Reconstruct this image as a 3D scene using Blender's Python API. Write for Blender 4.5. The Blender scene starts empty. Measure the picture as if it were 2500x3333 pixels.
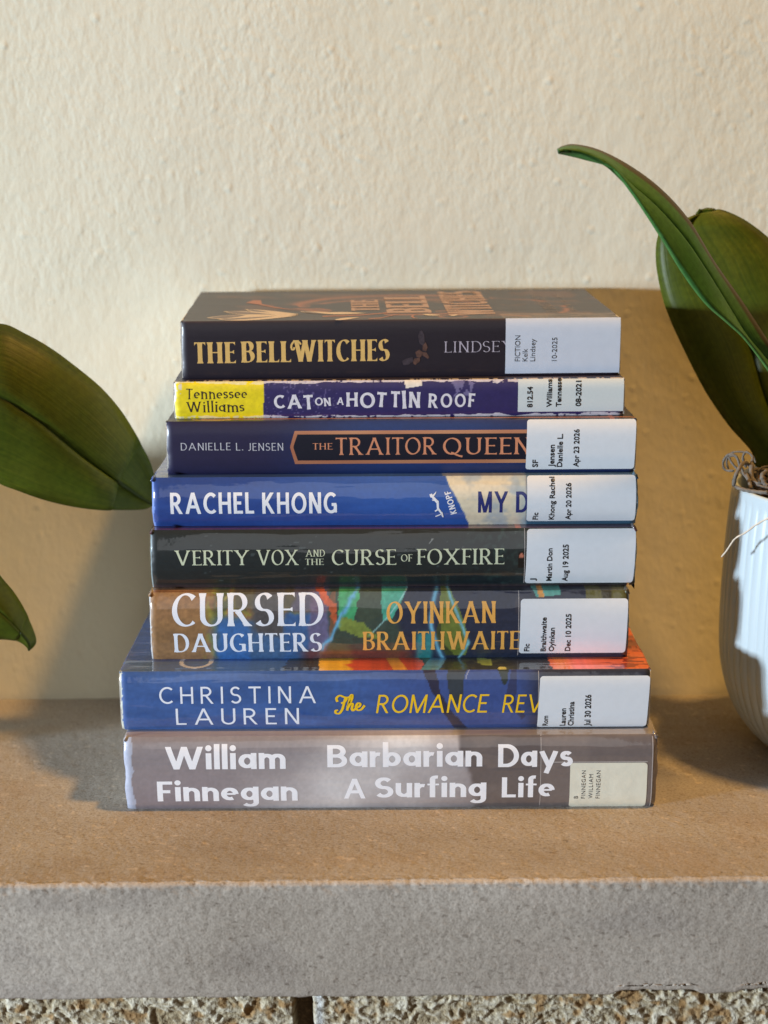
import bpy, math, random
import numpy as np
from mathutils import Vector, Matrix

S = 0.001                       # the script thinks in millimetres
C = bpy.context.scene.collection
sc = bpy.context.scene
rnd = random.Random(7)

# ------------------------------------------------------------------ camera
F_PX, PW, PH = 4837.0, 2500.0, 3333.0
PITCH, ROLL = math.radians(14.1), math.radians(-0.33)
CAM = Vector((0, -700, 296))
cam = bpy.data.cameras.new('camera')
cam.sensor_fit = 'HORIZONTAL'; cam.sensor_width = 36.0
cam.lens = 36.0 * F_PX / PW
cam.clip_start = 0.02; cam.clip_end = 60
cam.dof.use_dof = True; cam.dof.focus_distance = 0.665; cam.dof.aperture_fstop = 9.5
cam_o = bpy.data.objects.new('camera', cam); C.objects.link(cam_o)
CR = Matrix.Rotation(math.pi / 2 - PITCH, 4, 'X') @ Matrix.Rotation(ROLL, 4, 'Z')
cam_o.matrix_world = Matrix.Translation(CAM * S) @ CR
sc.camera = cam_o
R3 = CR.to_3x3(); R3i = R3.inverted()

# ------------------------------------------------------------------ world and lamps
w = bpy.data.worlds.new('World'); sc.world = w; w.use_nodes = True
bg = w.node_tree.nodes['Background']
bg.inputs['Color'].default_value = (1.0, 0.58, 0.25, 1); bg.inputs['Strength'].default_value = 0.07

def aim(o, target):
    o.rotation_euler = (Vector(target) - o.location).to_track_quat('-Z', 'Y').to_euler()

L = bpy.data.lights.new('ceiling_lamp', 'POINT')            # warm lamp overhead, to the right
L.energy = 66; L.color = (1.0, 0.54, 0.14); L.shadow_soft_size = 0.06
o = bpy.data.objects.new('ceiling_lamp', L); C.objects.link(o); o.location = (0.50, -0.13, 1.50)
L = bpy.data.lights.new('side_window', 'AREA')              # cool daylight from a distant window on the left
L.shape = 'RECTANGLE'; L.size = 0.24; L.size_y = 0.20
L.energy = 150; L.color = (0.75, 0.87, 1.0)
o = bpy.data.objects.new('side_window', L); C.objects.link(o); o.location = (-2.76, -1.24, 0.235)
aim(o, (0, -0.05, 0.16))
L = bpy.data.lights.new('front_window', 'AREA')             # dim window behind the photographer
L.shape = 'RECTANGLE'; L.size = 1.05; L.size_y = 2.3
L.energy = 4.6; L.color = (0.95, 0.97, 1.0)
o = bpy.data.objects.new('front_window', L); C.objects.link(o); o.location = (0.0, -2.4, 1.32)
aim(o, (0, 0, 1.32))

sc.view_settings.view_transform = 'Standard'; sc.view_settings.look = 'None'
sc.view_settings.exposure = 0.12; sc.view_settings.gamma = 1
sc.view_settings.use_curve_mapping = False
sc.cycles.max_bounces = 8

# ------------------------------------------------------------------ measuring helpers
def ray(px, py):
    return R3 @ Vector(((px - PW / 2) / F_PX, -(py - PH / 2) / F_PX, -1.0))
def at(px, py, d):
    r = ray(px, py); k = d / r.y
    return Vector((r.x * k, d - 700, CAM.z + r.z * k))
R3n = np.array(R3)
def project(p):                  # p: (n,3) world mm -> photo pixels
    q = (np.asarray(p) - np.array(CAM)) @ R3n
    return PW / 2 + F_PX * q[:, 0] / -q[:, 2], PH / 2 - F_PX * q[:, 1] / -q[:, 2]

def lin(c):
    c = np.asarray(c, float) / 255.0
    return np.where(c <= 0.04045, c / 12.92, ((c + 0.055) / 1.055) ** 2.4)
def col(r, g, b):
    return tuple(float(x) for x in lin((r, g, b))) + (1.0,)

def vnoise(x, y, scale, seed=0):
    x = np.asarray(x, float) / scale; y = np.asarray(y, float) / scale
    xi = np.floor(x).astype(np.int64); yi = np.floor(y).astype(np.int64)
    fx = x - xi; fy = y - yi
    fx = fx * fx * (3 - 2 * fx); fy = fy * fy * (3 - 2 * fy)
    def h(a, b):
        n = (a * 374761393 + b * 668265263 + seed * 974711) & 0xffffffff
        n = ((n ^ (n >> 13)) * 1274126177) & 0xffffffff
        n = n ^ (n >> 16)
        return (n & 0xffff) / 65535.0
    a = h(xi, yi); b = h(xi + 1, yi); c = h(xi, yi + 1); d = h(xi + 1, yi + 1)
    return (a * (1 - fx) + b * fx) * (1 - fy) + (c * (1 - fx) + d * fx) * fy
def fbm(x, y, scale, seed=0, o=4):
    t = 0; a = 0.5; s = scale; n = 0
    for k in range(o):
        t = t + a * vnoise(x, y, s, seed + k * 17); n += a; a *= 0.5; s *= 0.5
    return t / n
def sst(a, b, x):
    t = np.clip((np.asarray(x, float) - a) / (b - a), 0, 1); return t * t * (3 - 2 * t)
def inpoly(x, y, pts):
    m = np.zeros(np.shape(x), bool); j = len(pts) - 1
    for i in range(len(pts)):
        xi, yi = pts[i]; xj, yj = pts[j]
        if yi != yj:
            m ^= ((yi > y) != (yj > y)) & (x < (xj - xi) * (y - yi) / (yj - yi) + xi)
        j = i
    return m
def mixc(c, m, rgb):
    m = np.clip(np.asarray(m, float), 0, 1)[:, None]
    return c * (1 - m) + np.asarray(rgb, float)[None, :] * m
def flat(n, rgb):
    return np.tile(np.asarray(rgb, float), (n, 1))

# ------------------------------------------------------------------ object helpers
def tag(o, label=None, cat=None, group=None, kind=None):
    if label: o['label'] = label
    if cat: o['category'] = cat
    if group: o['group'] = group
    if kind: o['kind'] = kind
    return o
def empty(name, loc, rz=0):
    o = bpy.data.objects.new(name, None); C.objects.link(o)
    o.location = Vector(loc) * S; o.rotation_euler = (0, 0, rz); o.empty_display_size = 0.02
    return o
def build(name, verts, faces, mats, parent=None, smooth=True, colors=None, fmat=None, uv=None):
    v = np.asarray(verts, float) * S
    me = bpy.data.meshes.new(name)
    me.from_pydata(v.tolist(), [], [tuple(int(i) for i in f) for f in faces])
    for m in (mats if isinstance(mats, (list, tuple)) else [mats]): me.materials.append(m)
    if smooth: me.polygons.foreach_set('use_smooth', [True] * len(me.polygons))
    if fmat is not None: me.polygons.foreach_set('material_index', list(fmat))
    if colors is not None:
        a = me.color_attributes.new('print', 'FLOAT_COLOR', 'POINT')
        c = np.ones((len(v), 4)); c[:, :3] = colors
        a.data.foreach_set('color', c.ravel())
    if uv is not None:
        a = me.attributes.new('leaf_uv', 'FLOAT_VECTOR', 'POINT')
        c = np.zeros((len(v), 3)); c[:, :2] = uv
        a.data.foreach_set('vector', c.ravel())
    me.update()
    o = bpy.data.objects.new(name, me); C.objects.link(o)
    if parent: o.parent = parent
    return o
def gridfaces(nr, nc, base=0):
    i = np.arange(nr - 1)[:, None] * nc + np.arange(nc - 1)[None, :] + base
    return np.stack([i, i + 1, i + nc + 1, i + nc], -1).reshape(-1, 4).tolist()

# ------------------------------------------------------------------ materials
class NT:
    def __init__(s, name):
        s.m = bpy.data.materials.new(name); s.m.use_nodes = True
        s.t = s.m.node_tree; s.p = s.t.nodes['Principled BSDF']; s.out = s.t.nodes['Material Output']
    def n(s, typ, **kw):
        x = s.t.nodes.new(typ)
        for k, v in kw.items():
            if k in x.inputs.keys(): x.inputs[k].default_value = v
            else: setattr(x, k, v)
        return x
    def l(s, a, b): s.t.links.new(a, b)
    def set(s, **kw):
        for k, v in kw.items(): s.p.inputs[k.replace('_', ' ')].default_value = v
        return s
def ramp(nt, src, stops):
    r = nt.n('ShaderNodeValToRGB')
    e = r.color_ramp.elements
    while len(e) < len(stops): e.new(0.5)
    for k, (p, c) in enumerate(stops): e[k].position = p; e[k].color = c
    nt.l(src, r.inputs['Fac']); return r.outputs['Color']
def plain(name, rgb, rough=0.5, coat=0.0, coat_rough=0.1, bump=0.0, bscale=900, metal=0.0, var=0.06):
    nt = NT(name); nt.set(Roughness=rough, Coat_Weight=coat, Coat_Roughness=coat_rough, Metallic=metal)
    tc = nt.n('ShaderNodeTexCoord')
    nz = nt.n('ShaderNodeTexNoise', Scale=bscale, Detail=4.0); nt.l(tc.outputs['Object'], nz.inputs['Vector'])
    c = np.array(col(*rgb)); lo = tuple(np.append(c[:3] * (1 - var), 1)); hi = tuple(np.append(np.minimum(c[:3] * (1 + var), 1), 1))
    nt.l(ramp(nt, nz.outputs['Fac'], [(0.3, lo), (0.7, hi)]), nt.p.inputs['Base Color'])
    if bump:
        b = nt.n('ShaderNodeBump', Strength=bump, Distance=0.0004); nt.l(nz.outputs['Fac'], b.inputs['Height'])
        nt.l(b.outputs['Normal'], nt.p.inputs['Normal'])
    return nt.m
def printed(name, rough=0.45, coat=0.6, coat_rough=0.08, wave=0.15, wscale=(14, 60, 60)):
    """printed jacket: colours from the artwork on the mesh, gloss from a clear film with faint ripples"""
    nt = NT(name); nt.set(Roughness=rough, Coat_Weight=coat, Coat_Roughness=coat_rough, Coat_IOR=1.75)
    a = nt.n('ShaderNodeAttribute', attribute_name='print')
    nt.l(a.outputs['Color'], nt.p.inputs['Base Color'])
    tc = nt.n('ShaderNodeTexCoord'); mp = nt.n('ShaderNodeMapping'); mp.inputs['Scale'].default_value = wscale
    nz = nt.n('ShaderNodeTexNoise', Scale=1.0, Detail=3.0)
    nt.l(tc.outputs['Object'], mp.inputs['Vector']); nt.l(mp.outputs['Vector'], nz.inputs['Vector'])
    nz2 = nt.n('ShaderNodeTexNoise', Scale=260.0, Detail=3.0); nt.l(tc.outputs['Object'], nz2.inputs['Vector'])
    b = nt.n('ShaderNodeBump', Strength=wave, Distance=0.004); nt.l(nz.outputs['Fac'], b.inputs['Height'])
    b2 = nt.n('ShaderNodeBump', Strength=0.08, Distance=0.0005); nt.l(nz2.outputs['Fac'], b2.inputs['Height'])
    nt.l(b.outputs['Normal'], b2.inputs['Normal'])
    nt.l(b2.outputs['Normal'], nt.p.inputs['Coat Normal']); nt.l(b.outputs['Normal'], nt.p.inputs['Normal'])
    return nt.m
def m_wall():
    nt = NT('painted_plaster'); nt.set(Roughness=0.75, Specular_IOR_Level=0.3)
    tc = nt.n('ShaderNodeTexCoord')
    def nz(scale, detail=3.0, rough=0.5, vec=None):
        x = nt.n('ShaderNodeTexNoise', Scale=scale, Detail=detail, Roughness=rough)
        nt.l(vec or tc.outputs['Object'], x.inputs['Vector']); return x.outputs['Fac']
    mp = nt.n('ShaderNodeMapping'); mp.inputs['Scale'].default_value = (1.0, 1.0, 0.6); nt.l(tc.outputs['Object'], mp.inputs['Vector'])
    fine = nz(300, 2.5, 0.5, mp.outputs['Vector']); mid = nz(110, 2.0, 0.5, mp.outputs['Vector']); big = nz(7, 2.0)
    vo = nt.n('ShaderNodeTexVoronoi', Scale=75.0); nt.l(tc.outputs['Object'], vo.inputs['Vector'])
    nub = ramp(nt, vo.outputs['Distance'], [(0.0, (1, 1, 1, 1)), (0.2, (0, 0, 0, 1))])
    patch = ramp(nt, nz(11, 3.0, 0.55), [(0.35, (.35, .35, .35, 1)), (0.65, (1, 1, 1, 1))])
    mm = nt.n('ShaderNodeMath', operation='MULTIPLY'); nt.l(fine, mm.inputs[0]); nt.l(patch, mm.inputs[1]); fine = mm.outputs[0]
    b1 = nt.n('ShaderNodeBump', Strength=0.42, Distance=0.0013); nt.l(fine, b1.inputs['Height'])
    b2 = nt.n('ShaderNodeBump', Strength=0.22, Distance=0.0026); nt.l(mid, b2.inputs['Height']); nt.l(b1.outputs['Normal'], b2.inputs['Normal'])
    b3 = nt.n('ShaderNodeBump', Strength=0.28, Distance=0.0010); nt.l(nub, b3.inputs['Height']); nt.l(b2.outputs['Normal'], b3.inputs['Normal'])
    nt.l(b3.outputs['Normal'], nt.p.inputs['Normal'])
    nt.l(ramp(nt, big, [(0.3, (0.685, 0.645, 0.505, 1)), (0.7, (0.73, 0.69, 0.55, 1))]), nt.p.inputs['Base Color'])
    return nt.m
def m_stone():
    nt = NT('honed_sandstone'); nt.set(Roughness=0.85, Specular_IOR_Level=0.25)
    tc = nt.n('ShaderNodeTexCoord')
    def nz(scale, detail=4.0, rough=0.6, sc3=None):
        x = nt.n('ShaderNodeTexNoise', Scale=scale, Detail=detail, Roughness=rough)
        if sc3:
            mp = nt.n('ShaderNodeMapping'); mp.inputs['Scale'].default_value = sc3
            nt.l(tc.outputs['Object'], mp.inputs['Vector']); nt.l(mp.outputs['Vector'], x.inputs['Vector'])
        else: nt.l(tc.outputs['Object'], x.inputs['Vector'])
        return x.outputs['Fac']
    big = nz(9, 4.0, 0.55, (0.6, 1.4, 1.6)); grain = nz(820, 3.0, 0.7); mid = nz(560, 4.0, 0.72, (0.7, 1, 1.0)); spk = nz(480, 2.0, 0.5, (0.6, 1, 1))
    base = ramp(nt, big, [(0.28, (0.40, 0.35, 0.295, 1)), (0.5, (0.515, 0.462, 0.40, 1)), (0.72, (0.595, 0.54, 0.472, 1))])
    g = ramp(nt, grain, [(0.30, (0.58, 0.56, 0.54, 1)), (0.52, (0.97, 0.96, 0.95, 1)), (0.7, (1.12, 1.12, 1.12, 1))])
    mx = nt.n('ShaderNodeMix', data_type='RGBA', blend_type='MULTIPLY'); mx.inputs['Factor'].default_value = 0.8
    nt.l(base, mx.inputs['A']); nt.l(g, mx.inputs['B'])
    dk = ramp(nt, spk, [(0.27, (0.55, 0.52, 0.5, 1)), (0.36, (1, 1, 1, 1))])
    m2 = nt.n('ShaderNodeMix', data_type='RGBA', blend_type='MULTIPLY'); m2.inputs['Factor'].default_value = 0.8
    nt.l(mx.outputs['Result'], m2.inputs['A']); nt.l(dk, m2.inputs['B'])
    at_ = nt.n('ShaderNodeAttribute', attribute_name='print')
    m3 = nt.n('ShaderNodeMix', data_type='RGBA', blend_type='MULTIPLY'); m3.inputs['Factor'].default_value = 1.0
    nt.l(m2.outputs['Result'], m3.inputs['A']); nt.l(at_.outputs['Color'], m3.inputs['B'])
    nt.l(m3.outputs['Result'], nt.p.inputs['Base Color'])
    b1 = nt.n('ShaderNodeBump', Strength=0.5, Distance=0.0005); nt.l(mid, b1.inputs['Height'])
    b2 = nt.n('ShaderNodeBump', Strength=0.5, Distance=0.0004); nt.l(grain, b2.inputs['Height']); nt.l(b1.outputs['Normal'], b2.inputs['Normal'])
    nt.l(b2.outputs['Normal'], nt.p.inputs['Normal'])
    return nt.m
def m_brick():
    nt = NT('rough_buff_brick'); nt.set(Roughness=0.9)
    a = nt.n('ShaderNodeAttribute', attribute_name='print')
    tc = nt.n('ShaderNodeTexCoord')
    nz = nt.n('ShaderNodeTexNoise', Scale=800.0, Detail=4.0); nt.l(tc.outputs['Object'], nz.inputs['Vector'])
    g = ramp(nt, nz.outputs['Fac'], [(0.3, (0.72, 0.7, 0.66, 1)), (0.65, (1, 1, 1, 1))])
    mx = nt.n('ShaderNodeMix', data_type='RGBA', blend_type='MULTIPLY'); mx.inputs['Factor'].default_value = 1.0
    nt.l(a.outputs['Color'], mx.inputs['A']); nt.l(g, mx.inputs['B']); nt.l(mx.outputs['Result'], nt.p.inputs['Base Color'])
    b = nt.n('ShaderNodeBump', Strength=0.8, Distance=0.0008); nt.l(nz.outputs['Fac'], b.inputs['Height'])
    nt.l(b.outputs['Normal'], nt.p.inputs['Normal'])
    return nt.m
def m_leaf(name, c1, c2, rim=False):
    nt = NT(name); nt.set(Roughness=0.42, Specular_IOR_Level=0.24)
    a = nt.n('ShaderNodeAttribute', attribute_name='leaf_uv')
    mp = nt.n('ShaderNodeMapping'); mp.inputs['Scale'].default_value = (34, 2.2, 1)
    nt.l(a.outputs['Vector'], mp.inputs['Vector'])
    nz = nt.n('ShaderNodeTexNoise', Scale=1.0, Detail=4.0); nt.l(mp.outputs['Vector'], nz.inputs['Vector'])
    tc = nt.n('ShaderNodeTexCoord')
    n2 = nt.n('ShaderNodeTexNoise', Scale=420.0, Detail=3.0); nt.l(tc.outputs['Object'], n2.inputs['Vector'])
    n3 = nt.n('ShaderNodeTexNoise', Scale=28.0, Detail=2.0); nt.l(tc.outputs['Object'], n3.inputs['Vector'])
    cA = ramp(nt, nz.outputs['Fac'], [(0.3, c1), (0.7, c2)])
    cB = ramp(nt, n3.outputs['Fac'], [(0.35, (0.75, 0.85, 0.7, 1)), (0.7, (1.15, 1.0, 0.9, 1))])
    cC = ramp(nt, n2.outputs['Fac'], [(0.35, (0.7, 0.7, 0.7, 1)), (0.7, (1.1, 1.1, 1.0, 1))])
    m1 = nt.n('ShaderNodeMix', data_type='RGBA', blend_type='MULTIPLY'); m1.inputs['Factor'].default_value = 0.8
    nt.l(cA, m1.inputs['A']); nt.l(cB, m1.inputs['B'])
    m2 = nt.n('ShaderNodeMix', data_type='RGBA', blend_type='MULTIPLY'); m2.inputs['Factor'].default_value = 0.7
    nt.l(m1.outputs['Result'], m2.inputs['A']); nt.l(cC, m2.inputs['B'])
    nt.l(m2.outputs['Result'], nt.p.inputs['Base Color'])
    b = nt.n('ShaderNodeBump', Strength=0.25, Distance=0.0006); nt.l(nz.outputs['Fac'], b.inputs['Height'])
    b2 = nt.n('ShaderNodeBump', Strength=0.15, Distance=0.0003); nt.l(n2.outputs['Fac'], b2.inputs['Height']); nt.l(b.outputs['Normal'], b2.inputs['Normal'])
    nt.l(b2.outputs['Normal'], nt.p.inputs['Normal'])
    sp = nt.n('ShaderNodeSeparateXYZ'); nt.l(a.outputs['Vector'], sp.inputs['Vector'])
    ab = nt.n('ShaderNodeMath', operation='ABSOLUTE'); nt.l(sp.outputs['X'], ab.inputs[0])
    rb = ramp(nt, ab.outputs[0], [(0.0, (.38, .42, .38, 1)), (0.028, (.5, .55, .5, 1)), (0.05, (1, 1, 1, 1))])
    m4 = nt.n('ShaderNodeMix', data_type='RGBA', blend_type='MULTIPLY'); m4.inputs['Factor'].default_value = 1.0
    nt.l(m2.outputs['Result'], m4.inputs['A']); nt.l(rb, m4.inputs['B']); nt.l(m4.outputs['Result'], nt.p.inputs['Base Color']); m2 = m4
    if rim:
        rr = ramp(nt, sp.outputs['X'], [(0.60, (0, 0, 0, 1)), (0.70, (1, 1, 1, 1))])
        m3 = nt.n('ShaderNodeMix', data_type='RGBA'); nt.l(rr, m3.inputs['Factor'])
        nt.l(m2.outputs['Result'], m3.inputs['A']); m3.inputs['B'].default_value = (0.085, 0.075, 0.035, 1)
        nt.l(m3.outputs['Result'], nt.p.inputs['Base Color'])
    tr = nt.n('ShaderNodeBsdfTranslucent'); tr.inputs['Color'].default_value = (0.15, 0.20, 0.02, 1)
    ms = nt.n('ShaderNodeMixShader'); ms.inputs['Fac'].default_value = 0.22
    nt.l(nt.p.outputs['BSDF'], ms.inputs[1]); nt.l(tr.outputs['BSDF'], ms.inputs[2])
    nt.l(ms.outputs['Shader'], nt.out.inputs['Surface'])
    return nt.m

M_PAGES = None
def m_pages():
    nt = NT('page_edges'); nt.set(Roughness=0.8)
    tc = nt.n('ShaderNodeTexCoord'); mp = nt.n('ShaderNodeMapping'); mp.inputs['Scale'].default_value = (3, 3, 5200)
    nz = nt.n('ShaderNodeTexNoise', Scale=1.0, Detail=2.0)
    nt.l(tc.outputs['Object'], mp.inputs['Vector']); nt.l(mp.outputs['Vector'], nz.inputs['Vector'])
    nt.l(ramp(nt, nz.outputs['Fac'], [(0.3, (0.45, 0.42, 0.36, 1)), (0.7, (0.78, 0.75, 0.68, 1))]), nt.p.inputs['Base Color'])
    return nt.m
M_PAGES = m_pages()

# ------------------------------------------------------------------ lettering: skeleton letters with a pen
UP = {
 'A': (.80, 'L 0 0 .4 1|L .4 1 .8 0|L .17 .32 .63 .32'),
 'B': (.64, 'L .08 0 .08 1|L .08 1 .3 1 + A .3 .765 .24 .235 90 -90 + L .3 .53 .08 .53|L .08 .53 .32 .53 + A .32 .265 .27 .265 90 -90 + L .32 0 .08 0'),
 'C': (.74, 'A .42 .5 .38 .5 48 312'),
 'D': (.76, 'L .08 0 .08 1|L .08 1 .3 1 + A .3 .5 .40 .5 90 -90 + L .3 0 .08 0'),
 'E': (.58, 'L .08 0 .08 1|L .08 1 .54 1 a|L .08 .52 .47 .52 a|L .08 0 .56 0 a'),
 'F': (.54, 'L .08 0 .08 1|L .08 1 .53 1 a|L .08 .5 .45 .5 a'),
 'G': (.80, 'A .42 .5 .38 .5 48 300|L .70 .05 .70 .42|L .46 .42 .78 .42'),
 'H': (.74, 'L .08 0 .08 1|L .66 0 .66 1|L .08 .51 .66 .51'),
 'I': (.16, 'L .08 0 .08 1'),
 'J': (.40, 'L .30 1 .30 .22 + A .11 .22 .19 .22 0 -100'),
 'K': (.68, 'L .08 0 .08 1|L .62 1 .1 .4|L .25 .57 .67 0'),
 'L': (.54, 'L .08 0 .08 1|L .08 0 .53 0 a'),
 'M': (.92, 'L .08 0 .08 1|L .08 1 .46 .02|L .46 .02 .84 1|L .84 1 .84 0'),
 'N': (.74, 'L .08 0 .08 1|L .08 1 .66 0|L .66 0 .66 1'),
 'O': (.86, 'A .43 .5 .39 .5 90 450'),
 'P': (.60, 'L .08 0 .08 1|L .08 1 .3 1 + A .3 .745 .25 .255 90 -90 + L .3 .49 .08 .49'),
 'Q': (.90, 'A .43 .5 .39 .5 90 450|B .38 .08 .55 .06 .66 -.12 .95 -.16'),
 'R': (.66, 'L .08 0 .08 1|L .08 1 .3 1 + A .3 .745 .25 .255 90 -90 + L .3 .49 .08 .49|L .30 .49 .64 0'),
 'S': (.58, 'A .29 .755 .22 .245 32 270 + A .29 .255 .24 .255 90 -148'),
 'T': (.66, 'L .33 0 .33 1|L .33 1 .66 1 a|L .33 1 0 1 a'),
 'U': (.74, 'L .08 1 .08 .3 + A .37 .3 .29 .3 180 360 + L .66 .3 .66 1'),
 'V': (.78, 'L 0 1 .39 0|L .39 0 .78 1'),
 'W': (1.14, 'L 0 1 .29 0|L .29 0 .57 1|L .57 1 .85 0|L .85 0 1.14 1'),
 'X': (.74, 'L 0 1 .74 0|L .72 1 .02 0'),
 'Y': (.74, 'L 0 1 .37 .45|L .37 .45 .74 1|L .37 .5 .37 0'),
 '.': (.16, 'D .08 .07 .08'),
 ' ': (.30, ''),
}
LOW = {
 'a': (.62, 'A .29 .31 .19 .205 0 360|L .5 0 .5 .62'),
 'b': (.62, 'L .12 0 .12 1.02|A .33 .31 .19 .205 0 360'),
 'e': (.60, 'A .30 .31 .195 .205 0 300|H .12 .315 .49 .315'),
 'f': (.38, 'L .17 0 .17 .80 + A .31 .80 .14 .12 180 75|H 0 .55 .38 .55'),
 'g': (.62, 'A .29 .31 .19 .205 0 360|L .5 .62 .5 -.06 + A .30 -.06 .20 .17 0 -150'),
 'h': (.60, 'L .12 0 .12 1.02|A .30 .34 .18 .17 160 0 + L .48 .34 .48 0'),
 'i': (.24, 'L .12 0 .12 .62|D .12 .84 .125'),
 'l': (.24, 'L .12 0 .12 1.02'),
 'm': (.92, 'L .12 0 .12 .62|A .29 .36 .17 .16 165 0 + L .46 .36 .46 0|A .63 .36 .17 .16 165 0 + L .80 .36 .80 0'),
 'n': (.60, 'L .12 0 .12 .62|A .30 .35 .18 .17 160 0 + L .48 .35 .48 0'),
 'r': (.40, 'L .12 0 .12 .62|A .30 .33 .18 .18 165 70'),
 's': (.44, 'A .22 .43 .13 .105 25 270 + A .22 .205 .145 .12 90 -150'),
 'u': (.60, 'L .12 .62 .12 .26 + A .30 .26 .18 .17 180 360|L .48 .62 .48 0'),
 'y': (.58, 'L .03 .62 .30 .04|L .55 .62 .20 -.26'),
}
def style(thick, thin=None, nib=22, p=2.0, serif=0, sh=.05, beak=0, flare=0, ws=1.0, track=.0, shear=0, jit=0, hair=None):
    return dict(thick=thick, thin=thin if thin is not None else thick, nib=math.radians(nib), p=p, serif=serif, sh=sh, beak=beak,
                flare=flare, ws=ws, track=track, shear=shear, jit=jit, hair=hair)

def stroke_points(spec):
    pts = []
    for piece in spec.split('+'):
        k = piece.split(); v = [float(x) for x in k[1:] if x not in 'a']
        if k[0] in 'LH':
            q = list(zip(v[0::2], v[1::2]))
            for i in range(len(q) - 1):
                n = max(2, int(math.hypot(q[i+1][0]-q[i][0], q[i+1][1]-q[i][1]) / .11) + 1)
                for j in range(n + 1): pts.append((q[i][0] + (q[i+1][0]-q[i][0])*j/n, q[i][1] + (q[i+1][1]-q[i][1])*j/n))
        elif k[0] == 'A':
            cx, cy, rx, ry, a0, a1 = v
            n = max(8, int(abs(a1 - a0) / 9))
            for j in range(n + 1):
                a = math.radians(a0 + (a1 - a0) * j / n); pts.append((cx + rx * math.cos(a), cy + ry * math.sin(a)))
        elif k[0] == 'B':
            for j in range(13):
                t = j / 12; u = 1 - t
                pts.append(tuple(u**3*v[i] + 3*u*u*t*v[2+i] + 3*u*t*t*v[4+i] + t**3*v[6+i] for i in (0, 1)))
    out = [pts[0]]
    for q in pts[1:]:
        if math.hypot(q[0]-out[-1][0], q[1]-out[-1][1]) > 1e-4: out.append(q)
    return out

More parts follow.
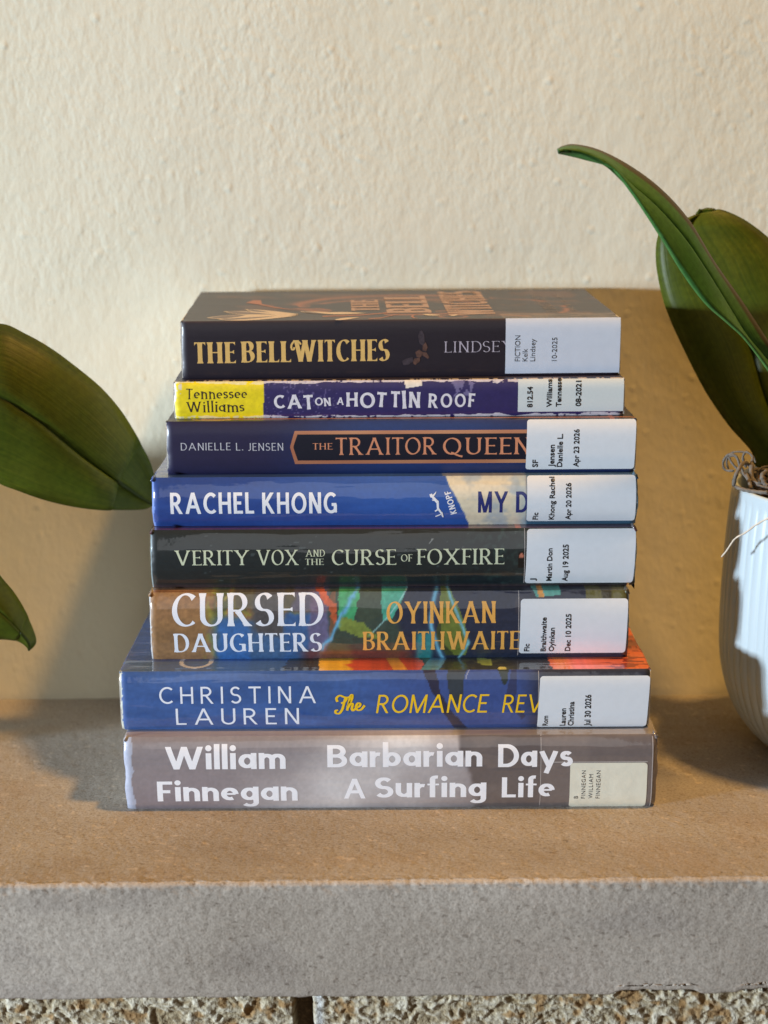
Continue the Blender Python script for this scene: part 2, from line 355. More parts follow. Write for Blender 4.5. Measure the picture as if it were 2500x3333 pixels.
def glyph_polys(ch, st):
    """-> advance, list of strips; a strip is a list of (left, right) points in cap-height units"""
    lower = ch in LOW
    adv, spec = LOW[ch] if lower else UP[ch]
    W = st['ws'] * (1.1 if lower else 1); hw = st['thin']; strips = []
    lm = (lambda y: y * 1.17 if y <= .62 else .725 + (y - .62) * .95) if lower else (lambda y: y)
    if not spec: return adv * W, []
    for s in spec.split('|'):
        if s.startswith('D'):
            x, y, r = [float(q) for q in s.split()[1:]]
            r = min(r, st['thick'] * .62); x *= W; y = lm(y)
            strips.append([((x + r*math.sin(a), y + r*math.cos(a)), (x - r*math.sin(a), y + r*math.cos(a))) for a in [math.pi*i/10 for i in range(11)]])
            continue
        arm = s.rstrip().endswith(' a'); hz = s.startswith('H')
        P = [(x * W, lm(y)) for x, y in stroke_points(s)]
        diag = False
        if s.startswith('L') and '+' not in s:
            dx = P[-1][0]-P[0][0]; dy = P[-1][1]-P[0][1]; l = math.hypot(dx, dy)
            diag = abs(dx) > .12*l and abs(dy) > .12*l
        if not lower:
            if not diag: P = [(x, hw/2 + y * (1 - hw)) for x, y in P]
        ends = [P[0], P[-1]]
        n = len(P)
        # tangents and pen widths
        T = []
        for i in range(n):
            a = P[max(i-1, 0)]; b = P[min(i+1, n-1)]
            if i == 0 and math.hypot(P[0][0]-P[-1][0], P[0][1]-P[-1][1]) < 1e-3: a = P[-2]
            if i == n-1 and math.hypot(P[0][0]-P[-1][0], P[0][1]-P[-1][1]) < 1e-3: b = P[1]
            l = math.hypot(b[0]-a[0], b[1]-a[1]) or 1; T.append(((b[0]-a[0])/l, (b[1]-a[1])/l))
        closed = math.hypot(P[0][0]-P[-1][0], P[0][1]-P[-1][1]) < 1e-3
        straight_v = s.startswith('L') and not diag and abs(T[0][1]) > .9 and '+' not in s
        straight_h = (s.startswith('L') or hz) and abs(T[0][0]) > .98 and '+' not in s
        def pen(t):
            if straight_v: return st['thick']
            if hz: return st['hair'] or st['thin']
            if straight_h: return st['thin']
            c = abs(t[0]*math.sin(st['nib']) - t[1]*math.cos(st['nib']))
            return st['thin'] + (st['thick'] - st['thin']) * c ** st['p']
        tot = sum(math.hypot(P[i+1][0]-P[i][0], P[i+1][1]-P[i][1]) for i in range(n-1)); acc = 0
        ext = 0 if lower or closed else hw/2
        if diag and not lower: ext = st['thick'] * 1.6
        wid = []
        for i in range(n):
            if i: acc += math.hypot(P[i][0]-P[i-1][0], P[i][1]-P[i-1][1])
            wv = pen(T[i])
            if st['flare'] and not closed:
                e = min(acc, tot - acc) / .22
                if e < 1: wv *= 1 + st['flare'] * (1 - e) ** 2
            wid.append(wv)
        if ext and not closed:
            e0 = 1 if (abs(ends[0][1]) < .02+hw or abs(ends[0][1]-1) < .02+hw) else 0
            e1 = 1 if (abs(ends[1][1]) < .02+hw or abs(ends[1][1]-1) < .02+hw) else 0
            if not straight_h:
                if e0: P[0] = (P[0][0]-T[0][0]*ext, P[0][1]-T[0][1]*ext)
                if e1: P[-1] = (P[-1][0]+T[-1][0]*ext, P[-1][1]+T[-1][1]*ext)
        strip = []
        for (x, y), (tx, ty), wv in zip(P, T, wid):
            l = [x - ty*wv/2, y + tx*wv/2]; r = [x + ty*wv/2, y - tx*wv/2]
            if diag:
                lo, hi = (-.32, .725) if lower else (0, 1)
                for q in (l, r):
                    if q[1] > hi: q[0] -= tx/ty*(q[1]-hi); q[1] = hi
                    if q[1] < lo: q[0] -= tx/ty*(q[1]-lo); q[1] = lo
            strip.append((tuple(l), tuple(r)))
        strips.append(strip)
        # serifs
        if st['serif'] and not closed:
            top = 1.0; xh = .725
            for k, (e, t) in enumerate(((ends[0], T[0]), (ends[1], T[-1]))):
                wv = wid[0] if k == 0 else wid[-1]
                yy = None
                if abs(t[1]) > .6:
                    for lev in ((0, 1) if not lower else (0, xh, 1.105)):
                        if abs(e[1]-lev) < .03 + hw/2: yy = lev
                if yy is not None and not (ch in 'VWYMN' and diag and yy == 0) and not (ch == 'A' and yy == 1) and not (ch == 'M' and diag):
                    if ch in 'MN' and diag: continue
                    sg = 1 if yy < .3 else -1
                    cx = e[0] if not diag else e[0]
                    hwid = wv/2/max(abs(t[1]), .7); f_ = st['serif']
                    rows = [(0, f_), (st['sh']*.7, f_*.95), (st['sh'], f_*.55), (st['sh']*2.0, f_*.12), (st['sh']*2.8, 0)]
                    sl = t[0]/t[1] if diag else 0
                    strips.append([((cx - hwid - q + sl*sg*h*0, yy + sg*h), (cx + hwid + q, yy + sg*h)) for h, q in rows[:3]] +
                                  [((cx - hwid - q + sl*sg*h, yy + sg*h), (cx + hwid + q + sl*sg*h, yy + sg*h)) for h, q in rows[3:]])
                elif arm and k == 1 and st['beak']:
                    bk = st['beak']; sx = 1 if t[0] > 0 else -1
                    y0 = e[1]
                    if y0 > .8: a, b = 1.0, 1.0 - hw - bk
                    elif y0 < .2: a, b = 0.0, hw + bk
                    else: a, b = y0 + bk*.8, y0 - bk*.8
                    x1 = e[0]; x0 = x1 - sx*max(bk*.9, .08)
                    ya, yb = (y0 + hw/2, y0 - hw/2) if y0 > .5 else (y0 - hw/2, y0 + hw/2)
                    if .2 <= y0 <= .8: ya, yb = y0 + hw/2, y0 - hw/2
                    strips.append([((x0, ya), (x0, yb)), ((x1 - sx*.03, a), (x1 - sx*.03, (b+yb)/2)), ((x1, a), (x1, b))])
    return adv * W, strips

def layout(text, st, seed=1):
    """strips in units of cap height, starting at x=0; returns width and strips"""
    r = random.Random(seed); x = 0; out = []
    for i, ch in enumerate(text):
        adv, strips = glyph_polys(ch, st)
        j = st['jit']; dy = r.uniform(-j, j)*.5; rot = r.uniform(-j, j)*.9; sc_ = 1 + r.uniform(-j, j)
        lx = [p[0] for s in strips for pr in s for p in pr]
        if lx: x -= min(lx); adv = max(lx)
        for s in strips:
            q = []
            for a, b in s:
                pr = []
                for (px, py) in (a, b):
                    if j:
                        cx, cy = adv/2, .5; ux, uy = (px-cx)*sc_, (py-cy)*sc_
                        px, py = cx + ux*math.cos(rot) - uy*math.sin(rot), cy + ux*math.sin(rot) + uy*math.cos(rot) + dy
                    pr.append((x + px + st['shear']*py, py))
                q.append(tuple(pr))
            out.append(q)
        x += adv + st['track']
    xs = [p[0] for s in out for pr in s for p in pr]
    x0, x1 = min(xs), max(xs)
    out = [[tuple((p[0]-x0, p[1]) for p in pr) for pr in s] for s in out]
    return x1 - x0, out

# ------------------------------------------------------------------ books
class Book:
    def __init__(s, name, label, kind, px0, px1, ytop, d, z0, b, n, depth, yaw=0.0, cat='book'):
        # px0, px1: measured spine ends; ytop: measured top edge; d: spine distance from the lens plane
        s.z0 = z0; s.b = b; s.n = n; s.depth = depth; s.kind = kind; s.yaw = yaw
        zt = at(1250, ytop, d).z
        s.T = zt - z0 - 0.12
        a = at(px0, ytop + 60, d); e = at(px1, ytop + 60, d)
        s.w = (e.x - a.x) / math.cos(yaw)
        s.root = empty(name, ((a.x + e.x) / 2, d - 700, z0), yaw)
        s.o = Vector(((a.x + e.x) / 2, d - 700, z0))
        tag(s.root, label, cat, 'library books stacked flat on the shelf')
        s.ztop = z0 + s.T + 0.12
        s.layer = 0
    def uv(s, px, py):            # photo pixel -> (along, up) on the flat of the spine
        r = ray(px, py); c, q = math.cos(-s.yaw), math.sin(-s.yaw)
        p = CAM - s.o
        lp = Vector((c*p.x - q*p.y, q*p.x + c*p.y, p.z)); lr = Vector((c*r.x - q*r.y, q*r.x + c*r.y, r.z))
        k = -lp.y / lr.y
        return lp.x + lr.x * k, lp.z + lr.z * k
    def world(s, p):              # local (n,3) -> world mm
        c, q = math.cos(s.yaw), math.sin(s.yaw); p = np.asarray(p, float)
        return np.stack([c*p[:, 0] - q*p[:, 1] + s.o.x, q*p[:, 0] + c*p[:, 1] + s.o.y, p[:, 2] + s.o.z], 1)
    def ys(s, v):
        t = np.clip(np.abs(2 * np.asarray(v, float) / s.T - 1), 0, 1)
        return s.b * t ** s.n
    def surf(s, uvs, off):        # points on the spine, raised by off
        u = np.array([p[0] for p in uvs]); v = np.array([p[1] for p in uvs])
        t = np.clip(2 * v / s.T - 1, -1, 1)
        dy = s.b * s.n * np.sign(t) * np.abs(t) ** (s.n - 1) * 2 / s.T
        l = np.sqrt(1 + dy * dy)
        return np.stack([u, s.ys(v) - off / l, v + off * dy / l], 1)
    def cover(s, mat, art, name='cover', dense=26.0, step=0.55, lift=0.0):
        T, Dp = s.T, s.depth
        tt = np.sin(np.linspace(-1, 1, 62) * math.pi / 2)
        vs = (tt + 1) / 2 * T
        spine = np.stack([s.ys(vs), vs], 1)
        t1 = np.concatenate([np.arange(s.b + .5, min(dense, Dp - 1), step), np.arange(max(s.b + 1, min(dense, Dp - 1)), Dp, 3.0), [Dp]])
        t0 = np.array([Dp, Dp * .5, s.b + 6, s.b + 1])
        prof = np.concatenate([np.stack([t0, t0 * 0], 1), spine, np.stack([t1, t1 * 0 + T], 1)])
        region = np.concatenate([np.full(len(t0), -1), np.zeros(len(vs)), np.ones(len(t1))])
        nc = max(60, int(s.w / .5)); xs = np.linspace(-s.w / 2, s.w / 2, nc)
        nr = len(prof)
        X_ = np.tile(xs, nr); Y_ = np.repeat(prof[:, 0], nc); Z_ = np.repeat(prof[:, 1], nc); R_ = np.repeat(region, nc)
        Zl = Z_ + np.where(R_ > 0, lift * np.clip((Y_ - s.b) / Dp, 0, 1) ** 1.5, 0)
        V = np.stack([X_, Y_, Zl], 1)
        en = np.clip(1 - (s.w / 2 - np.abs(X_)) / 3.5, 0, 1)
        V[:, 1] += (R_ == 0) * en ** 2 * (.7 + .9 * fbm(Z_ + 40, X_ * 0 + np.sign(X_) * 9, 4.0, int(s.T * 10), 3))
        V[:, 0] -= np.sign(X_) * en ** 3 * (fbm(Z_ + Y_ * .2, np.sign(X_) * 7, 6.0, int(s.T * 7), 3) - .2) * 1.1
        V[:, 2] -= (R_ == 1) * (Y_ < 14) * en ** 2 * .35
        flatp = np.stack([X_, np.zeros_like(X_), Z_], 1)
        P, Q = project(s.world(flatp))
        colr = lin(np.clip(art(P, Q, Y_, R_, X_, Z_, s), 0, 255))
        o = build(name, V, gridfaces(nr, nc), mat, s.root, colors=colr)
        th = 0.45 if s.kind == 'paper' else 2.3
        m = o.modifiers.new('board', 'SOLIDIFY'); m.thickness = th * S; m.offset = -1; m.use_rim = True
        # pages
        ov = 0.25 if s.kind == 'paper' else 3.0
        g = th + .06; x0, x1 = -s.w/2 + ov, s.w/2 - ov; y1 = Dp - ov
        N = 9; pv = []; pf = []
        vsn = np.linspace(g, T - g, N)
        for x in (x0, x1):
            for v in vsn: pv += [(x, float(s.ys(v)) + th + .3, v), (x, y1, v * (1 + lift / T))]
        for k in range(N - 1):
            a = 2 * k; b_ = a + 2 * N
            pf += [(a, a+1, a+3, a+2), (b_, b_+2, b_+3, b_+1), (a+1, b_+1, b_+3, a+3), (a, a+2, b_+2, b_)]
        pf += [(0, 2*N, 2*N+1, 1), (2*N-2, 2*N-1, 4*N-1, 4*N-2)]
        build('page_block', pv, pf, M_PAGES, s.root, smooth=False)
        return o
    def text(s, name, items, mat, off=0.045):
        V = []; Fc = []; k = 0
        for it in items:
            txt, st, xl, xr, yt, yb = it[:6]
            w_, strips = layout(txt, st, seed=len(txt) * 7 + int(xl))
            xm = (xl + xr) / 2
            u0 = s.uv(xl, (yt+yb)/2)[0]; u1 = s.uv(xr, (yt+yb)/2)[0]
            v1 = s.uv(xm, yt)[1]; v0 = s.uv(xm, yb)[1]
            for sp in strips:
                k += 1
                uvs = [(u0 + p[0]/w_*(u1-u0), v0 + p[1]*(v1-v0)) for pr in sp for p in pr]
                pts = s.surf(uvs, off + .0025 * (k % 12))
                base = len(V); V += pts.tolist()
                for i in range(len(sp) - 1):
                    a = base + 2*i; Fc.append((a, a+1, a+3, a+2))
        return build(name, V, Fc, mat, s.root, smooth=False)
    def patch(s, name, xl, xr, yt, yb, mat, r=0, off=0.06, skew=0, parent=None, fade=None):
        """sheet stuck to the spine, with rounded corners"""
        xm, ym = (xl+xr)/2, (yt+yb)/2
        u0 = s.uv(xl, ym)[0]; u1 = s.uv(xr, ym)[0]; v1 = min(s.uv(xm, yt)[1], s.T - .01); v0 = max(s.uv(xm, yb)[1], .01)
        rows = sorted(set(list(np.linspace(v0, v1, 26)) + [v0 + r*(1-math.cos(a)) for a in np.linspace(0, math.pi/2, 6)] + [v1 - r*(1-math.cos(a)) for a in np.linspace(0, math.pi/2, 6)]))
        uvs = []
        for v in rows:
            e = 0
            dd = min(v - v0, v1 - v)
            if r and dd < r: e = r - math.sqrt(max(0, r*r - (r-dd)**2))
            sh = skew * (v - (v0+v1)/2)
            uvs += [(u0 + e + sh, v), (u1 - e + sh, v)]
        pts = s.surf(uvs, off)
        f = [(2*i, 2*i+1, 2*i+3, 2*i+2) for i in range(len(rows)-1)]
        return build(name, pts, f, mat, parent or s.root)
    def poly(s, pts_px, off):     # quads given as lists of four photo points
        return s.surf([s.uv(*p) for p in pts_px], off)
    def label_text(s, items, label_obj, mat, off=0.22, bold=0.0, mono=False):
        """small upright type reading upwards on a spine label"""
        V = []; Fc = []
        for (txt, xt, xb, y0, y1) in items:
            vv, ff = type_mesh(txt, bold, mono)
            x0 = vv[:, 0].min(); x1 = vv[:, 0].max()
            cap = CAPH
            ym = (y0+y1)/2
            ut = s.uv(xt, ym)[0]; ub = s.uv(xb, ym)[0]; va = s.uv(xb, y0)[1]; vb = s.uv(xb, y1)[1]
            uvs = [(ub + p[1]/cap*(ut-ub), va + (p[0]-x0)/(x1-x0)*(vb-va)) for p in vv]
            base = len(V); V += s.surf(uvs, off).tolist(); Fc += [tuple(base+i for i in f) for f in ff]
        return build('label_print', V, Fc, mat, label_obj, smooth=False)

_types = {}
def type_mesh(txt, bold, mono):
    key = (txt, bold, mono)
    if key in _types: return _types[key]
    cu = bpy.data.curves.new('type', 'FONT'); cu.body = txt; cu.size = 1.0; cu.offset = bold; cu.resolution_u = 3
    if mono: cu.space_character = 1.12
    ob = bpy.data.objects.new('type', cu); C.objects.link(ob)
    bpy.context.view_layer.update()
    ev = ob.evaluated_get(bpy.context.evaluated_depsgraph_get()); me = ev.to_mesh()
    vv = np.array([v.co[:] for v in me.vertices]); ff = [tuple(p.vertices) for p in me.polygons]
    ev.to_mesh_clear(); bpy.data.objects.remove(ob); bpy.data.curves.remove(cu)
    _types[key] = (vv, ff); return _types[key]
_v, _f = type_mesh('H', 0.0, False); CAPH = float(_v[:, 1].max())

# crop helpers: the photo was measured on enlargements (origin, 1.843x)
def K(ox, oy):
    return (lambda x: ox + x / 1.843), (lambda y: oy + y / 1.843)
X1, Y1 = K(500, 880); X2, Y2 = K(1300, 880); X3, Y3 = K(440, 1480); X4, Y4 = K(1300, 1480); X5, Y5 = K(350, 2050); X6, Y6 = K(1300, 2050)
def lt(fx, fy, rows): return [(t, fx(a), fx(b), fy(c), fy(d)) for t, a, b, c, d in rows]

M_LABEL = plain('label_paper', (222, 228, 234), 0.5, 0.35, 0.12, bump=0.1, bscale=300, var=0.02)
M_LABEL_OLD = plain('aged_label_paper', (228, 226, 208), 0.5, 0.4, 0.15, bump=0.5, bscale=160, var=0.05)
M_INK = plain('black_ink', (30, 30, 34), 0.5, 0.2)
M_INKGREY = plain('grey_ink', (70, 70, 74), 0.5, 0.2)
M_TAPE_EDGE = plain('tape_edge', (150, 150, 150), 0.3, 0.5)

# ============================================================ the place
def shelf_front(x): return -145.0 + 0.006 * x        # mm, front face of the shelf
WALL_Y = 107.0
def wall_y(z):
    z = np.asarray(z, float)
    return WALL_Y - 44.0 * np.clip(1 - z / 230.0, 0, 1) ** 2

xs = np.concatenate([np.linspace(-900, -260, 20), np.linspace(-250, 250, 60), np.linspace(260, 900, 20)])
zs = np.concatenate([np.linspace(-8, 240, 60), np.linspace(250, 1000, 30)])
xx = np.tile(xs, len(zs)); zz = np.repeat(zs, len(xs))
yy = wall_y(np.maximum(zz, 0)) + (fbm(xx, zz, 70, 3, 3) - .5) * 2.2
wall = build('plaster_wall', np.stack([xx, yy, zz], 1), gridfaces(len(zs), len(xs)), m_wall())
m = wall.modifiers.new('thick', 'SOLIDIFY'); m.thickness = 0.03; m.offset = -1
tag(wall, 'cream painted wall with bumpy plaster texture behind the books', 'wall')

# stone shelf: profile from the wall, over the top, round the front arris, down the face
def make_shelf():
    top = [(y, 0.0) for y in np.concatenate([np.linspace(150, 70, 6), np.linspace(66, -80, 90), np.linspace(-81, -143.2, 64)])]
    R = 2.0
    arc = [(-145 + R - R * math.sin(a), -R + R * math.cos(a)) for a in np.linspace(.1, math.pi/2 - .1, 6)]
    face = [(-145.0, z) for z in np.linspace(-R - .3, -52.5, 62)]
    bot = [(-144.2, -53.3), (-141, -53.6), (-60, -53.6), (150, -53.6)]
    prof = np.array(top + arc + face + bot); nr = len(prof)
    xs = np.concatenate([np.linspace(-800, -210, 24), np.linspace(-206, 206, 420), np.linspace(210, 800, 24)]); nc = len(xs)
    X_ = np.tile(xs, nr); Y_ = np.repeat(prof[:, 0], nc).copy(); Z_ = np.repeat(prof[:, 1], nc).copy()
    k = np.repeat(np.arange(nr), nc); n0, n1, n2 = len(top), len(top)+len(arc), len(top)+len(arc)+len(face)
    s_ = Y_ * 1.0 - Z_ * 1.0
    g = fbm(X_, s_ + 500, 5.0, 11, 3) - .5; g2 = vnoise(X_, s_ + 300, 1.7, 5) - .5
    ontop = k < n0; onface = k >= n1
    Z_ += np.where(ontop, g * .22 + g2 * .16, 0)
    edge = (k >= n0 - 5) & (k < n1 + 3)
    e = (fbm(X_, s_ * .6, 4.0, 21, 4) - .5) * 1.1 + (vnoise(X_, s_, 1.4, 9) - .5) * .9
    Y_ += np.where(edge, e * .55, 0); Z_ -= np.where(edge, np.abs(e) * .45, 0)
    Y_ += np.where(onface & (k < n2), g * .12 + g2 * .22, 0)
    # worn lower arris, chipped on the right
    low = (k >= n2 - 4) & (k < n2 + 2)
    chip = (sst(92, 100, X_) * (1 - sst(128, 134, X_)) + sst(146, 152, X_)) * 1.0
    Z_ += np.where(low, (fbm(X_, X_*0, 9.0, 31, 4) - .45) * 1.6, 0)
    Z_ += np.where(low, chip * (1.1 + 1.4 * fbm(X_, X_*0, 14, 33, 3)), 0)
    Y_ += 0.006 * X_ * np.where(Y_ < -60, 1, 0) + 0
    tint = flat(len(X_), (1.0, 1.0, 1.0))
    # pale chalky scuffs on the left of the face and mortar smears near the chips
    fx, fz = X_, Z_
    sc1 = onface * (np.exp(-((fx + 118) / 9) ** 2 - ((fz + 14) / 5) ** 2) * .6 + np.exp(-((fx + 116) / 2.2) ** 2 - ((fz + 30) / 4.5) ** 2) * .9) * (fbm(fx, fz, 3, 41, 3) > .5)
    sm = onface * (np.exp(-((fx - 52) / 14) ** 2 - ((fz + 43) / 7) ** 2) + np.exp(-((fx - 112) / 24) ** 2 - ((fz + 49.5) / 3.0) ** 2) * 1.2 + np.exp(-((fx + 140) / 40) ** 2 - ((fz + 26) / 22) ** 2) * .5)
    tint = mixc(tint, sc1, (1.75, 1.72, 1.68)); tint = mixc(tint, np.clip(sm, 0, 1) * (.4 + .6*fbm(fx, fz, 8, 44, 3)), (1.28, 1.20, 1.12))
    # shade along the foot of the wall, darkened into the stone colour
    wall_shade = ontop * sst(22, 52, Y_ + (fbm(X_, Y_, 30, 51, 3) - .5) * 24) * .42
    tint = mixc(tint, wall_shade, (.42, .36, .30))
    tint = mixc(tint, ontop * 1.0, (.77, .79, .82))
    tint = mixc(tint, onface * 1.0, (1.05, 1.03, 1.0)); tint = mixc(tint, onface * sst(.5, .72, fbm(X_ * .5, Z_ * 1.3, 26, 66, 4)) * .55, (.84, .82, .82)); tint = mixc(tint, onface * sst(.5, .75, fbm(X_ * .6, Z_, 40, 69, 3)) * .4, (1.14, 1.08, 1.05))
    tint = mixc(tint, ontop * sst(.5, .75, fbm(X_, Y_ * 1.4, 22, 65, 4)) * .45, (.74, .69, .62))
    tint = mixc(tint, ontop * (vnoise(X_ * .7, Y_, 1.5, 67) > .86) * .55, (.55, .50, .44)); tint = mixc(tint, ontop * (vnoise(X_ * .6, Y_, 1.4, 68) > .90) * .5, (1.3, 1.25, 1.2))
    st = ontop * sst(.52, .7, fbm(X_, Y_ * 2, 60, 61, 4)) * .4
    tint = mixc(tint, st, (.72, .66, .60))
    o = build('stone_shelf', np.stack([X_, Y_, Z_], 1), gridfaces(nr, nc), m_stone(), colors=tint)
    return tag(o, 'thick grey sandstone shelf slab under the stack of books', 'shelf')
make_shelf()

# bricks under the shelf
def make_bricks():
    xs = np.concatenate([np.linspace(-500, -190, 60), np.linspace(-186, 186, 520), np.linspace(190, 500, 60)])
    zs = np.concatenate([np.linspace(-54.5, -82, 46), np.linspace(-84, -200, 30)])
    nc, nr = len(xs), len(zs)
    X_ = np.tile(xs, nr); Z_ = np.repeat(zs, nc)
    j0 = at(958, 3290, 560).x; j1 = at(1014, 3290, 560).x            # the perpend joint
    per = 2 * 108.0
    wob = (fbm(Z_, Z_*0, 8, 71, 3) - .5) * 2.0
    row = np.floor((-Z_ - 54) / 72.0)
    xr = X_ + wob + row * 108
    joint = np.zeros(len(X_))
    for k in range(-4, 5):
        c = (j0 + j1) / 2 + k * 216; hw = (j1 - j0) / 2
        joint = np.maximum(joint, 1 - sst(hw - .8, hw + .9, np.abs(xr - c)))
    bedz = np.abs((-Z_ - 54) % 72.0 - 68); joint = np.maximum(joint, 1 - sst(4, 5.5, bedz))
    # crumbled face: lumps with pits between
    qx = X_ + (fbm(X_, Z_, 7, 81, 3) - .5) * 9; qz = Z_ + (fbm(X_, Z_, 7, 82, 3) - .5) * 9
    lump = fbm(qx, qz * 1.5, 3.6, 83, 4); fine = fbm(qx, qz * 1.4, 1.5, 84, 3)
    ridg = 1 - np.abs(2 * fbm(qx, qz, 4.2, 85, 3) - 1)
    h = 2.6 * (lump - .5) + 1.2 * (fine - .5) + .8 * (ridg - .6)
    Y_ = -139.5 - h * (1 - joint) + joint * (9.0 + (fine - .5) * 1.6)
    c = flat(len(X_), (204, 192, 164))
    c = mixc(c, sst(.45, .7, fine) * .8, (228, 222, 204))
    c = mixc(c, sst(.46, .30, lump) * .8, (164, 146, 112))
    c = mixc(c, sst(.60, .74, fbm(X_, Z_, 5, 91, 3)) * .75, (164, 122, 70))
    c = mixc(c, sst(.40, .26, fine) * .6, (120, 96, 62))
    c = mixc(c, joint, (104, 84, 58)); c = mixc(c, joint * sst(.5, .7, fine), (132, 108, 76))
    lip = np.exp(-((X_ - j1 - 3.4) / 2.0) ** 2) * (1 - joint) * .8 * (row == 0)
    c = mixc(c, lip, (205, 210, 214))
    o = build('brick_wall', np.stack([X_, Y_, Z_], 1), gridfaces(nr, nc)[::1], m_brick(), colors=lin(np.clip(c, 0, 255)))
    m = o.modifiers.new('thick', 'SOLIDIFY'); m.thickness = 0.05; m.offset = 1
    return tag(o, 'rough crumbling buff brickwork under the stone shelf', 'brick wall')
make_bricks()

# ============================================================ the books, bottom to top
def speck(P, Q, c, seed, amt):
    n = fbm(P, Q, 9, seed, 3) - .5
    return c * (1 + n[:, None] * amt)

def film_end_glint(c, u, v, s, reg, wid, rgb, seed):  # bright left edge of the film, its highlight painted into the colour
    e = u + s.w / 2; n = fbm(v, v * 0 + seed, 5.0, seed, 3)
    n = n * .7 + .3 * vnoise(v, v * 0, 1.3, seed + 3) if wid < 3 else .5 + (n - .5) * .5
    return mixc(c, (reg == 0) * (e < wid * (.25 + 1.3 * n)) * .85, rgb)
GLOSS = printed('film_covered_jacket', 0.5, 0.95, 0.05, 0.34, (10, 70, 70))
SATIN = printed('satin_cover', 0.5, 0.25, 0.25, 0.10)

# ---- 8 grey surfing book
def art_surf(P, Q, t, reg, u, v, s):
    c = flat(len(P), (140, 133, 136))
    n = fbm(P, Q * 1.3, 260, 1, 4)
    c = mixc(c, sst(.45, .75, n) * .5, (164, 156, 158))
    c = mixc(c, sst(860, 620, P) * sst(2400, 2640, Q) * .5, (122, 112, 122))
    cl = np.exp(-((P - 1230 - (2520 - Q) * .7) / 260) ** 2) * (.55 + .9 * (fbm(P, Q, 150, 2, 4) - .3))
    c = mixc(c, np.clip(cl, 0, .95), (224, 222, 222))
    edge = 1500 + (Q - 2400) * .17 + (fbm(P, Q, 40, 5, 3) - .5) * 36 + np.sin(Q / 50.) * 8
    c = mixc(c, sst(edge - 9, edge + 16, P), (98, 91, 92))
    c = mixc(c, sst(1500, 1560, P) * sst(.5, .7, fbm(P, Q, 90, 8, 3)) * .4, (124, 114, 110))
    c = mixc(c, sst(1758, 1764, P) * .3, (140, 130, 126))
    c = film_end_glint(c, u, v, s, reg, 4.2, (176, 186, 208), 91)
    c = speck(P, Q, c, 3, .10)
    top = reg > 0
    c = mixc(c, top * .55, (176, 172, 170))
    return c
bk = Book('hardcover_book', 'thick grey hardcover surfing memoir with bold white type, bottom of the stack', 'hard', 400, 2145, 2402, 622, 0.0, 3.0, 5.0, 138)
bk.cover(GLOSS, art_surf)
M_WHITE = plain('white_print', (246, 246, 250), 0.5, 0.9, 0.06, var=0.02)
BOLD = style(.222, .150, nib=0, p=1.0, track=.085, ws=1.1, hair=.085)
bk.text('author_name', [('William', BOLD, X5(345), X5(1068), Y5(705), Y5(836)), ('Finnegan', BOLD, X5(298), X5(1140), Y5(908), Y5(1030))], M_WHITE)
bk.text('title_lettering', [('Barbarian', BOLD, X5(1318), X6(498), Y6(694), Y6(822)), ('Days', BOLD, X6(593), X6(1042), Y6(690), Y6(822)),
        ('A', BOLD, X5(1418), X5(1548), Y5(893), Y5(1014)), ('Surfing', BOLD, X5(1605), X6(522), Y6(884), Y6(1006)), ('Life', BOLD, X6(615), X6(932), Y6(884), Y6(1006))], M_WHITE)
lb = bk.patch('spine_label', X6(1022), X6(1484), Y6(797), Y6(1082), M_LABEL_OLD, r=1.6, off=.15)
bk.label_text(lt(X6, Y6, [('B', 1047, 1071, 1013, 997), ('FINNEGAN', 1092, 1116, 1013, 843), ('WILLIAM', 1136, 1160, 1013, 865), ('FINNEGAN', 1180, 1205, 1013, 843)]), lb, M_INKGREY, mono=True)
M_FILM = plain('clear_tape_edge', (176, 170, 168), 0.25, 0.8)
def tape(bk, px, yt, yb, w=2.2): bk.patch('tape_edge', px - w/2, px + w/2, yt, yb, M_FILM, off=.03)
tape(bk, X6(848), Y6(640), Y6(1078)); tape(bk, X6(1516), Y6(650), Y6(1075), 3)
bk.patch('tape_edge', X6(870), X6(1490), Y6(790), Y6(795), M_FILM, off=.035)
z = bk.ztop

